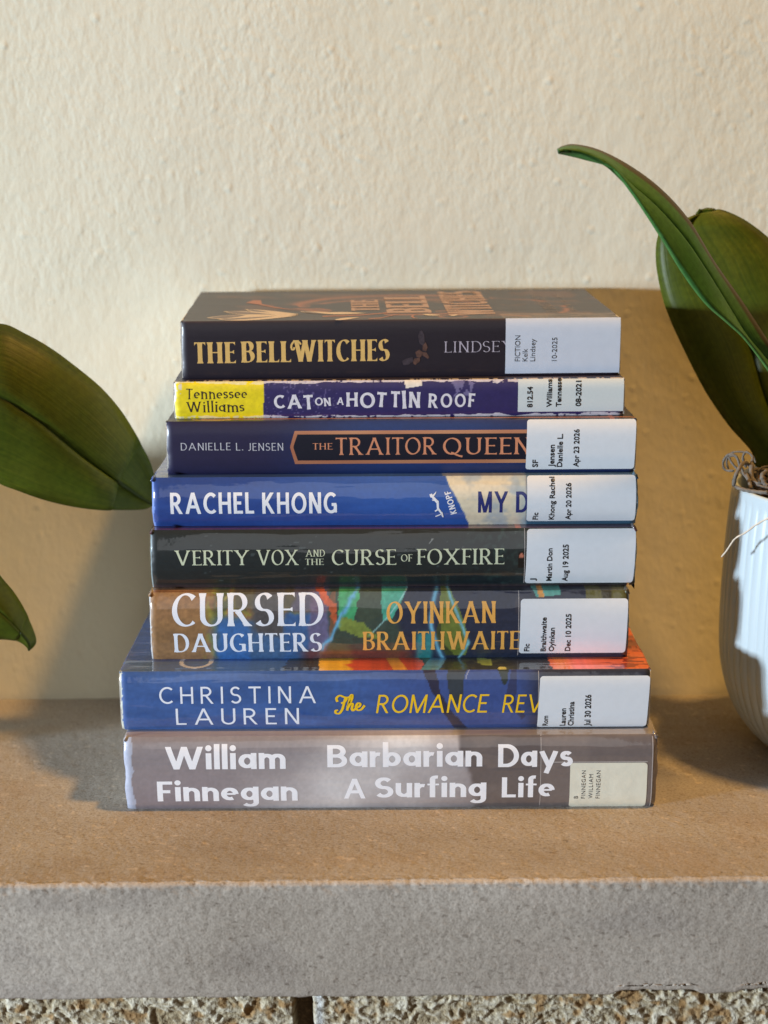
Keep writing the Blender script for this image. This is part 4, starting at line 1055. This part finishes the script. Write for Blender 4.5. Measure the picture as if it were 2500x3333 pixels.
GOLDS = style(.215, .05, nib=14, p=2.0, serif=.03, sh=.04, beak=.11, track=.07, ws=.80, flare=.10)
M_AUR = plain('matt_gold_print', (226, 186, 112), 0.4, 0.4, 0.2, var=.06, bscale=600)
bk.text('title_lettering', [('THE', GOLDS, X1(245), X1(492), Y1(431), Y1(557)), ('BELL', GOLDS, X1(524), X1(824), Y1(426), Y1(551)), ('WITCHES', GOLDS, X1(838), X1(1416), Y1(416), Y1(545))], M_AUR)
# the swash on the W
script_word(bk, 'title_swash', [[(.0, .15), (.05, .55), (.35, .92), (.75, .85), (1.0, .55)], [(.0, .15), (.12, -.02), (.28, .05), (.30, .25)]], (X1(826), X1(885), Y1(420), Y1(475)), M_AUR, w0=.22)
ROM = style(.085, .03, nib=16, p=1.6, serif=.085, sh=.03, beak=.10, track=.11, ws=.95)
M_LILAC = plain('lilac_print', (190, 182, 196), 0.4, 0.4, 0.2)
bk.text('author_name', [('LINDSEY', ROM, X2(268), X2(690), Y2(425), Y2(490))], M_LILAC)
M_MOTH = plain('moth_brown_print', (92, 66, 58), 0.45, 0.4, 0.2, var=.3, bscale=900); M_MOTH2 = plain('moth_grey_print', (62, 54, 62), 0.45, 0.4, 0.2, var=.3)
px_shapes(bk, 'moth_wing_print', [[(112, 395), (122, 365), (134, 360), (150, 385), (152, 430), (140, 450), (122, 440)], [(15, 545), (40, 530), (80, 520), (85, 545), (55, 565), (25, 568)]], M_MOTH2, X2, Y2)
px_shapes(bk, 'moth_print', [[(140, 450), (158, 430), (170, 460), (160, 485), (140, 480)], [(95, 490), (120, 475), (140, 490), (130, 520), (105, 520)], [(80, 555), (90, 530), (125, 520), (122, 545), (95, 568)], [(135, 490), (160, 490), (180, 520), (170, 530), (140, 510)]], M_MOTH, X2, Y2)
lb = bk.patch('spine_label', X2(637), X2(1324), Y2(287), Y2(616), plain('cool_label_paper', (206, 214, 228), 0.5, 0.3, 0.2, bump=.15, bscale=200, var=.02), r=.2, off=.17)
bk.label_text(lt(X2, Y2, [('FICTION', 693, 724, 545, 390), ('Kelk', 738, 768, 545, 470), ('Lindsey', 784, 814, 545, 410), ('10-2025', 915, 945, 543, 402)]), lb, M_INK, bold=.0, off=.24)
# title on the front cover: reads away from the spine
def cover_text(bk, rows, mat):
    V = []; Fc = []; k = 0
    for txt, st, ua, ub, ta, tb in rows:          # ua: cap line, ub: baseline (along the spine); ta..tb depth
        w_, strips = layout(txt, st)
        for sp in strips:
            k += 1; base = len(V)
            for pr in sp:
                for p in pr: V.append(((ub + (ua-ub)*p[1]), ta + p[0]/w_*(tb-ta), bk.T + 2.6 * ((ta + p[0]/w_*(tb-ta)) / bk.depth) ** 1.5 + .08 + .004*(k % 12)))
            Fc += [(base+2*i, base+2*i+1, base+2*i+3, base+2*i+2) for i in range(len(sp)-1)]
    return build('cover_title', V, Fc, mat, bk.root, smooth=False)
def top_pt(bk, px, py):          # photo pixel -> point on the top cover (along, depth)
    r_ = ray(px, py); c, q_ = math.cos(-bk.yaw), math.sin(-bk.yaw); p = CAM - bk.o
    lift = 0
    for _ in range(4):
        k = (bk.T + lift - p.z) / r_.z; x, y = p.x + r_.x*k, p.y + r_.y*k
        lx, ly = c*x - q_*y, q_*x + c*y
        lift = 2.6 * min(1, max(0, ly / bk.depth)) ** 1.5
    return lx, min(ly, bk.depth - 1)
def cover_art(bk, name, shapes, mats):
    V = []; Fc = []; fm = []
    for k, (pl, mi) in enumerate(shapes):
        base = len(V)
        for px, py in pl:
            x, y = top_pt(bk, px, py); V.append((x, y, bk.T + 2.6 * (max(0, y) / bk.depth) ** 1.5 + .05 + .004 * (k % 14)))
        Fc.append(tuple(range(base, base + len(pl)))); fm.append(mi)
    return build(name, V, Fc, mats, bk.root, smooth=False, fmat=fm)
def lens(f, a, b, up, dn, n=14):
    top = []; bot = []
    for i in range(n + 1):
        t = i / n; x = a[0] + (b[0]-a[0])*t; y = a[1] + (b[1]-a[1])*t; w_ = math.sin(math.pi * t ** .72)
        top.append(f(x, y - up*w_)); bot.append(f(x, y + dn*w_))
    return top + bot[::-1][1:-1]
fA = lambda x, y: (580 + x / 3.19, 920 + y / 3.19)
fB = lambda x, y: (1050 + x / 2.552, 920 + y / 2.552)
M_PETAL = plain('petal_line_print', (206, 190, 172), 0.5, 0.25, 0.25, var=.08); M_PETAL2 = plain('petal_shade_print', (112, 100, 98), 0.5, 0.25, 0.25, var=.25, bscale=300); M_RIB = plain('copper_line_print', (158, 98, 62), 0.5, 0.25, 0.25, var=.15)
shp = []
for a, b, up, dn in [((690, 276), (1268, 328), 8, 26), ((466, 300), (1258, 334), 12, 24), ((296, 366), (1250, 340), 24, 22), ((405, 380), (1230, 346), 2, 26), ((1262, 300), (1740, 322), 6, 14)]:
    shp.append((lens(fA, a, b, up, dn), 0)); shp.append((lens(fA, (a[0]+26, a[1]), (b[0]-220, b[1]+2), up*.82, dn*.7), 1))
shp += [(lens(fB, (100, 310), (310, 288), 8, 8), 0), (lens(fB, (0, 256), (372, 254), 10, 9), 0), (lens(fB, (828, 264), (992, 272), 5, 7), 0), (lens(fB, (1060, 276), (1130, 268), 4, 5), 0),
        ([fB(x, y) for x, y in [(0, 276), (300, 266), (560, 246), (870, 232), (870, 237), (560, 253), (300, 274), (0, 284)]], 2),
        ([fB(x, y) for x, y in [(732, 282), (745, 268), (800, 260), (760, 272), (754, 282), (770, 292), (805, 298), (752, 294)]], 2),
        ([fB(x, y) for x, y in [(380, 300), (470, 292), (640, 258), (640, 262), (475, 298), (382, 305)]], 2),
        ([fA(x, y) for x, y in [(1280, 296), (1000, 262), (830, 226), (700, 210), (780, 182), (860, 182), (870, 222), (1010, 252), (1200, 284)]], 2)]
cover_art(bk, 'cover_illustration', shp, [M_PETAL, M_PETAL2, M_RIB])
def ub(px, bk): return bk.uv(px, 1000)[0]
M_OCHRE = plain('ochre_foil', (166, 120, 66), 0.4, 0.4, 0.2, var=.15)
GB = style(.30, .12, nib=14, p=1.6, serif=.05, sh=.05, beak=.12, track=.06, ws=.9)
wB = bk.w
cover_text(bk, [('THE', GB, -.112*wB, -.045*wB, 34, 74), ('BELL', GB, -.028*wB, .075*wB, 24, 88), ('WITCHES', GB, .112*wB, .222*wB, 14, 104)], M_OCHRE)
M_DIMGOLD = plain('dim_gold_print', (116, 92, 66), 0.45, 0.4, 0.2)
cover_text(bk, [('LINDSEY', ROM, .345*wB, .372*wB, 24, 92), ('KELK', ROM, .405*wB, .418*wB, 26, 94)], M_DIMGOLD)
z = bk.ztop

# ============================================================ plants
def catmull(pts, n):
    pts = [Vector(p) for p in pts]; out = []
    m_ = len(pts) - 1
    for k in range(n):
        g = k / (n - 1) * m_; i = min(int(g), m_ - 1); t = g - i
        p0 = pts[max(i-1, 0)]; p1 = pts[i]; p2 = pts[i+1]; p3 = pts[min(i+2, m_)]
        out.append(.5*((2*p1)+(p2-p0)*t+(2*p0-5*p1+4*p2-p3)*t*t+(3*p1-p0-3*p2+p3)*t**3))
    return out
def leaf(name, left, mid, right, mat, parent, n=70, th=1.1, belly=2.0, origin=(0, 0, 0)):
    """left edge, midrib and right edge as 3-D curves (world mm), base to tip"""
    A = catmull(left, n); Mi = catmull(mid, n); B = catmull(right, n); m_ = 9
    V = []; uv = []; org = Vector(origin)
    for k in range(n):
        row = []
        for i in range(m_): row.append((A[k].lerp(Mi[k], 1 - (1 - i/m_)**1.8), -(1 - i/m_)**1.8))
        for i in range(m_ + 1): row.append((Mi[k].lerp(B[k], (i/m_)**1.8), (i/m_)**1.8))
        ax = (B[k] - A[k]); tg = (Mi[min(k+1, n-1)] - Mi[max(k-1, 0)])
        nr = ax.cross(tg);
        if nr.length > 1e-6: nr.normalize()
        if nr.z < 0: nr = -nr
        wd = ax.length
        for p, s_ in row:
            bul = (abs(s_) * (1 - abs(s_))) * 4 * belly * min(1, wd / 40) - 1.3 * math.exp(-(s_ / .045) ** 2) * min(1, wd / 30)
            V.append(p + nr * bul - org); uv.append((s_, k / n))
    nc = 2 * m_ + 1
    o = build(name, [v[:] for v in V], gridfaces(n, nc), mat, parent, uv=uv)
    md = o.modifiers.new('thick', 'SOLIDIFY'); md.thickness = th * S; md.offset = 0
    return o
def tube(paths, rad, jit=0, nseg=6, n=24, org=(0, 0, 0)):
    V = []; Fc = []; org = Vector(org)
    for path in paths:
        r0 = rad * (1 + rnd.uniform(-jit, jit)); P = catmull(path, n); base = len(V)
        for k, p in enumerate(P):
            t = (P[min(k+1, n-1)] - P[max(k-1, 0)]).normalized()
            a = t.cross(Vector((.3, .2, .9))).normalized(); b = t.cross(a)
            r = r0 * (1 + .15 * math.sin(k * 1.7 + r0 * 9)) * (.55 if k in (0, n-1) else 1)
            for i in range(nseg):
                q = 2*math.pi*i/nseg; V.append((p + (a*math.cos(q) + b*math.sin(q))*r - org)[:])
        for k in range(n-1):
            for i in range(nseg):
                i2 = (i+1) % nseg; Fc.append((base+k*nseg+i, base+k*nseg+i2, base+(k+1)*nseg+i2, base+(k+1)*nseg+i))
        Fc.append(tuple(base+i for i in range(nseg))[::-1]); Fc.append(tuple(base+(n-1)*nseg+i for i in range(nseg)))
    return V, Fc

LEAF = m_leaf('orchid_leaf', (0.058, 0.090, 0.007, 1), (0.098, 0.126, 0.011, 1))
LEAF2 = m_leaf('young_orchid_leaf', (0.065, 0.215, 0.060, 1), (0.105, 0.275, 0.085, 1), rim=True)

# ribbed white pot
POT = Vector((225, -10, 0))
def make_pot(name, loc, label):
    root = empty(name, loc); tag(root, label, 'plant pot')
    prof = [(0, 0), (26, 0), (31, .6), (35, 3), (42, 8.5), (47.5, 15), (52.5, 23), (56, 32), (58.6, 42), (60, 55), (60.3, 72), (60, 90), (59.2, 110), (58, 126), (57.6, 132), (57.2, 134.2), (56, 135), (54.8, 134.2), (54.4, 131), (54, 112)]
    # resample smoothly
    pc = [p.to_3d() if False else Vector((p[0], 0, p[1])) for p in prof]
    q = catmull(pc[1:], 90); nrib = 64; na = nrib * 8
    V = []; nr = len(q)
    for k, p in enumerate(q):
        amp = .8 * sst(4, 22, p.z) * (1 - sst(128, 132, p.z)) * (1 if k < nr * .86 else 0)
        for i in range(na):
            a = 2*math.pi*i/na; r = p.x - float(amp) * (1 - abs(math.cos(a*nrib/2))**.6)
            V.append((r*math.cos(a), r*math.sin(a), p.z))
    i = np.arange(nr-1)[:, None]*na + np.arange(na)[None, :]; j = np.arange(nr-1)[:, None]*na + (np.arange(na)[None, :]+1) % na
    Fc = np.stack([i, j, j+na, i+na], -1).reshape(-1, 4).tolist()
    Fc.append(tuple(range(na))[::-1])
    nt = NT('white_glazed_ceramic'); nt.set(Base_Color=(.49, .575, .61, 1), Roughness=.35, Coat_Weight=.5, Coat_Roughness=.06)
    build('pot_body', V, Fc, nt.m, root)
    return root
make_pot('flower_pot', POT, 'white ribbed ceramic pot standing right of the books')
pot2 = (-285, 5, 0)
make_pot('flower_pot', pot2, 'white ribbed ceramic pot beyond the left edge of the picture')

M_BARK = plain('bark_chips', (92, 66, 44), 0.9, bump=.8, bscale=400, var=.5)
M_ROOT = plain('dry_root', (104, 96, 86), 0.85, bump=.6, bscale=500, var=.3)
def make_bark(loc, label):
    V = []; Fc = []
    r2 = random.Random(5)
    for k in range(420):
        a = r2.uniform(0, 2*math.pi); rr = 44*math.sqrt(r2.random()); c = Vector((rr*math.cos(a), rr*math.sin(a), 128.5 + r2.uniform(-3, 4) + 5*(1-rr/52)))
        s_ = (r2.uniform(3, 8), r2.uniform(2, 4), r2.uniform(1, 2.5))
        e = Matrix.Rotation(r2.uniform(0, 6.3), 3, 'Z') @ Matrix.Rotation(r2.uniform(-.7, .7), 3, 'X') @ Matrix.Rotation(r2.uniform(-.6, .6), 3, 'Y')
        base = len(V)
        for sx in (-1, 1):
            for sy in (-1, 1):
                for sz in (-1, 1): V.append((c + e @ Vector((sx*s_[0]*r2.uniform(.6, 1), sy*s_[1]*r2.uniform(.6, 1), sz*s_[2]*r2.uniform(.6, 1))))[:])
        Fc += [tuple(base+i for i in f) for f in ((0, 1, 3, 2), (4, 6, 7, 5), (0, 4, 5, 1), (2, 3, 7, 6), (0, 2, 6, 4), (1, 5, 7, 3))]
    o = build('potting_bark', V, Fc, M_BARK, smooth=False); o.location = Vector(loc) * S
    return tag(o, label, 'bark', kind='stuff')
make_bark(POT, 'brown bark chips filling the white pot on the right')
make_bark(pot2, 'brown bark chips filling the pot beyond the left edge')

def add_orchid(loc, label, leaves, roots):
    root = empty('orchid_plant', (loc[0], loc[1], loc[2] + 128)); tag(root, label, 'plant')
    org = (loc[0], loc[1], loc[2] + 128)
    for l in leaves: leaf('leaf', *l[:3], l[3], root, origin=org, **(l[4] if len(l) > 4 else {}))
    V, Fc = tube([[(loc[0], loc[1], loc[2]+118), (loc[0]+1, loc[1], loc[2]+135), (loc[0], loc[1]-1, loc[2]+152)]], 7, org=org, nseg=12)
    build('stem', V, Fc, LEAF, root)
    for r in roots:
        V, Fc = tube([r[0]], r[1] * .78, .1, org=org); build('aerial_root', V, Fc, M_ROOT, root)
    return root

sx = lambda x: 1700 + x / 2.011
sy = lambda y: 400 + y / 2.011
def q(x, y, d): return at(sx(x), sy(y), d)
base = Vector((225, -10, 132))
# young leaf, folded along its midrib, tip arching over to the left
lA = ([base + Vector((-6, -6, 6)), q(1640, 1660, 668), q(1465, 1420, 655), q(1350, 1312, 649), q(1200, 1180, 644), q(1050, 980, 640), q(895, 725, 636), q(700, 430, 633), q(575, 292, 632), q(400, 232, 632), q(300, 205, 632), q(238, 192, 632)],
      [base + Vector((0, 0, 4)), q(1700, 1680, 674), q(1475, 1412, 662), q(1365, 1230, 656), q(1215, 980, 650), q(1060, 750, 645), q(875, 545, 640), q(700, 400, 636), q(560, 272, 632), q(400, 195, 629), q(300, 180, 627), q(234, 186, 626)],
      [base + Vector((8, 2, 6)), q(1790, 1660, 681), q(1640, 1480, 669), q(1440, 1180, 663), q(1250, 910, 658), q(1085, 640, 653), q(905, 440, 648), q(705, 290, 645), q(500, 185, 642), q(345, 150, 640), q(270, 160, 638), q(231, 182, 637)], LEAF2, dict(belly=1.0, th=1.4))
# broad leaf behind it
lB = ([base + Vector((-12, 4, 2)), q(1560, 2260, 712), q(1500, 2140, 716), q(1350, 1970, 722), q(1200, 1750, 728), q(1060, 1480, 732), q(960, 1260, 735), q(905, 1080, 737), q(877, 890, 739), q(892, 740, 740), q(960, 660, 741), q(1075, 632, 742), q(1140, 604, 742), q(1168, 566, 743)],
      [base + Vector((0, 4, 0)), q(1800, 2250, 706), q(1740, 2130, 708), q(1650, 1960, 712), q(1570, 1740, 718), q(1495, 1480, 724), q(1380, 1260, 729), q(1270, 1080, 733), q(1185, 900, 736), q(1110, 780, 739), q(1075, 700, 741), q(1095, 650, 742), q(1135, 610, 743), q(1168, 568, 743)],
      [base + Vector((14, 4, 2)), q(2040, 2260, 708), q(2030, 2130, 710), q(2020, 1960, 714), q(1990, 1740, 719), q(1950, 1480, 725), q(1890, 1260, 730), q(1820, 1080, 734), q(1750, 920, 737), q(1660, 805, 740), q(1560, 715, 741), q(1440, 632, 742), q(1310, 575, 743), q(1210, 562, 743)], LEAF, dict(belly=3.0, th=1.5))
def lp(x, y, d): return at(2200 + x / 1.923, 1350 + y / 1.923, d)
roots = []
for pts, r in [
    ([(360, 445, 652), (372, 390, 650), (400, 330, 652), (430, 300, 660), (470, 320, 668)], 1.3),
    ([(365, 350, 676), (310, 345, 680), (296, 300, 682), (320, 255, 680), (365, 250, 676), (395, 300, 672), (400, 350, 668)], .75),
    ([(330, 340, 684), (318, 290, 684), (350, 238, 682), (420, 232, 680), (475, 250, 676), (500, 300, 672)], .7),
    ([(385, 340, 672), (350, 300, 674), (335, 262, 676), (380, 262, 674), (398, 320, 670)], .7),
    ([(440, 330, 668), (420, 270, 668), (440, 232, 668), (480, 262, 666), (470, 310, 664)], .8),
    ([(372, 450, 651), (430, 470, 646), (500, 482, 642), (577, 488, 638)], 1.3),
    ([(440, 370, 660), (460, 420, 654), (468, 465, 650)], 1.2),
    ([(577, 350, 655), (540, 380, 652), (555, 430, 650), (577, 450, 648)], 1.5),
    ([(480, 300, 664), (470, 370, 660), (500, 430, 654), (560, 460, 648), (640, 470, 645)], 1.4),
    ([(410, 330, 662), (440, 390, 658), (520, 430, 652), (600, 440, 650)], .9)]:
    roots.append(([lp(*p) for p in pts], r))
rr_ = random.Random(12)
for k in range(20):
    a0 = math.pi + rr_.uniform(-.9, .75); a1 = a0 + rr_.uniform(-.7, .7); R0, R1 = rr_.uniform(30, 53), rr_.uniform(20, 54)
    p0 = POT + Vector((R0*math.cos(a0), R0*math.sin(a0), 130)); p1 = POT + Vector((R1*math.cos(a1), R1*math.sin(a1), 130))
    mid_ = (p0 + p1) / 2 + Vector((rr_.uniform(-6, 6), rr_.uniform(-6, 6), rr_.uniform(4, 12)))
    roots.append(([p0, (p0+mid_)/2 + Vector((rr_.uniform(-3, 3), 0, 4)), mid_, (p1+mid_)/2 + Vector((0, rr_.uniform(-3, 3), 3)), p1], rr_.uniform(.5, 1.2)))
add_orchid(POT, 'orchid with a folded young leaf and a broad dark leaf growing from the right pot', [lA, lB], roots)
# stray fibre across the pot
V, Fc = tube([[lp(640, 625, 622), lp(577, 648, 624), lp(500, 690, 632), lp(440, 735, 640), lp(375, 772, 650), lp(345, 810, 655), lp(315, 855, 658), lp(285, 890, 660)]], .42, n=40, org=POT)
th = build('loose_fibre', V, Fc, plain('fibre', (206, 192, 172), .8, bump=.4)); th.location = POT * S
tag(th, 'thin pale fibre strand curving across the front of the ribbed pot', 'fibre')

# plant on the left: two leaves reach into the picture
def w3(x, y, d): return at(x / 1.843, 1000 + y / 1.843, d)
b2 = Vector((pot2[0], pot2[1], 132))
l1 = ([b2 + Vector((4, 8, 4)), w3(-420, 300, 700), w3(-200, 150, 705), w3(0, 103, 710), w3(150, 163, 712), w3(300, 248, 714), w3(450, 358, 716), w3(600, 482, 717), w3(720, 620, 718), w3(820, 780, 719), w3(890, 905, 720), w3(925, 1010, 720), w3(932, 1110, 720), w3(922, 1180, 720)],
      [b2 + Vector((0, 0, 2)), w3(-440, 520, 688), w3(-220, 500, 690), w3(0, 540, 692), w3(120, 612, 694), w3(240, 690, 696), w3(370, 795, 699), w3(480, 885, 702), w3(590, 968, 705), w3(690, 1040, 709), w3(770, 1092, 713), w3(835, 1135, 716), w3(885, 1165, 718), w3(918, 1186, 720)],
      [b2 + Vector((-2, -10, 0)), w3(-430, 800, 694), w3(-220, 930, 696), w3(0, 1054, 698), w3(100, 1093, 699), w3(200, 1130, 700), w3(310, 1164, 702), w3(430, 1190, 704), w3(540, 1206, 706), w3(650, 1214, 709), w3(740, 1215, 713), w3(820, 1214, 716), w3(880, 1208, 718), w3(915, 1192, 720)], LEAF, dict(belly=3.0, th=1.5))
l2 = ([b2 + Vector((6, -4, 0)), w3(-380, 1180, 690), w3(-180, 1400, 690), w3(0, 1618, 690), w3(80, 1715, 690), w3(150, 1830, 690), w3(198, 1940, 690), w3(215, 2000, 690), w3(200, 2035, 690), w3(176, 2054, 690)],
      [b2 + Vector((0, -8, -2)), w3(-400, 1400, 678), w3(-200, 1640, 678), w3(-30, 1800, 680), w3(50, 1875, 681), w3(115, 1945, 683), w3(155, 1990, 685), w3(172, 2020, 687), w3(174, 2042, 689), w3(174, 2055, 690)],
      [b2 + Vector((-6, -10, -2)), w3(-420, 1640, 684), w3(-230, 1880, 684), w3(-60, 1978, 684), w3(20, 1986, 685), w3(80, 1992, 686), w3(120, 2004, 687), w3(145, 2020, 688), w3(160, 2038, 689), w3(171, 2054, 690)], LEAF, dict(belly=2.0, th=1.5))
add_orchid(pot2, 'orchid on the left whose broad olive leaf points at the books', [l1, l2], [])
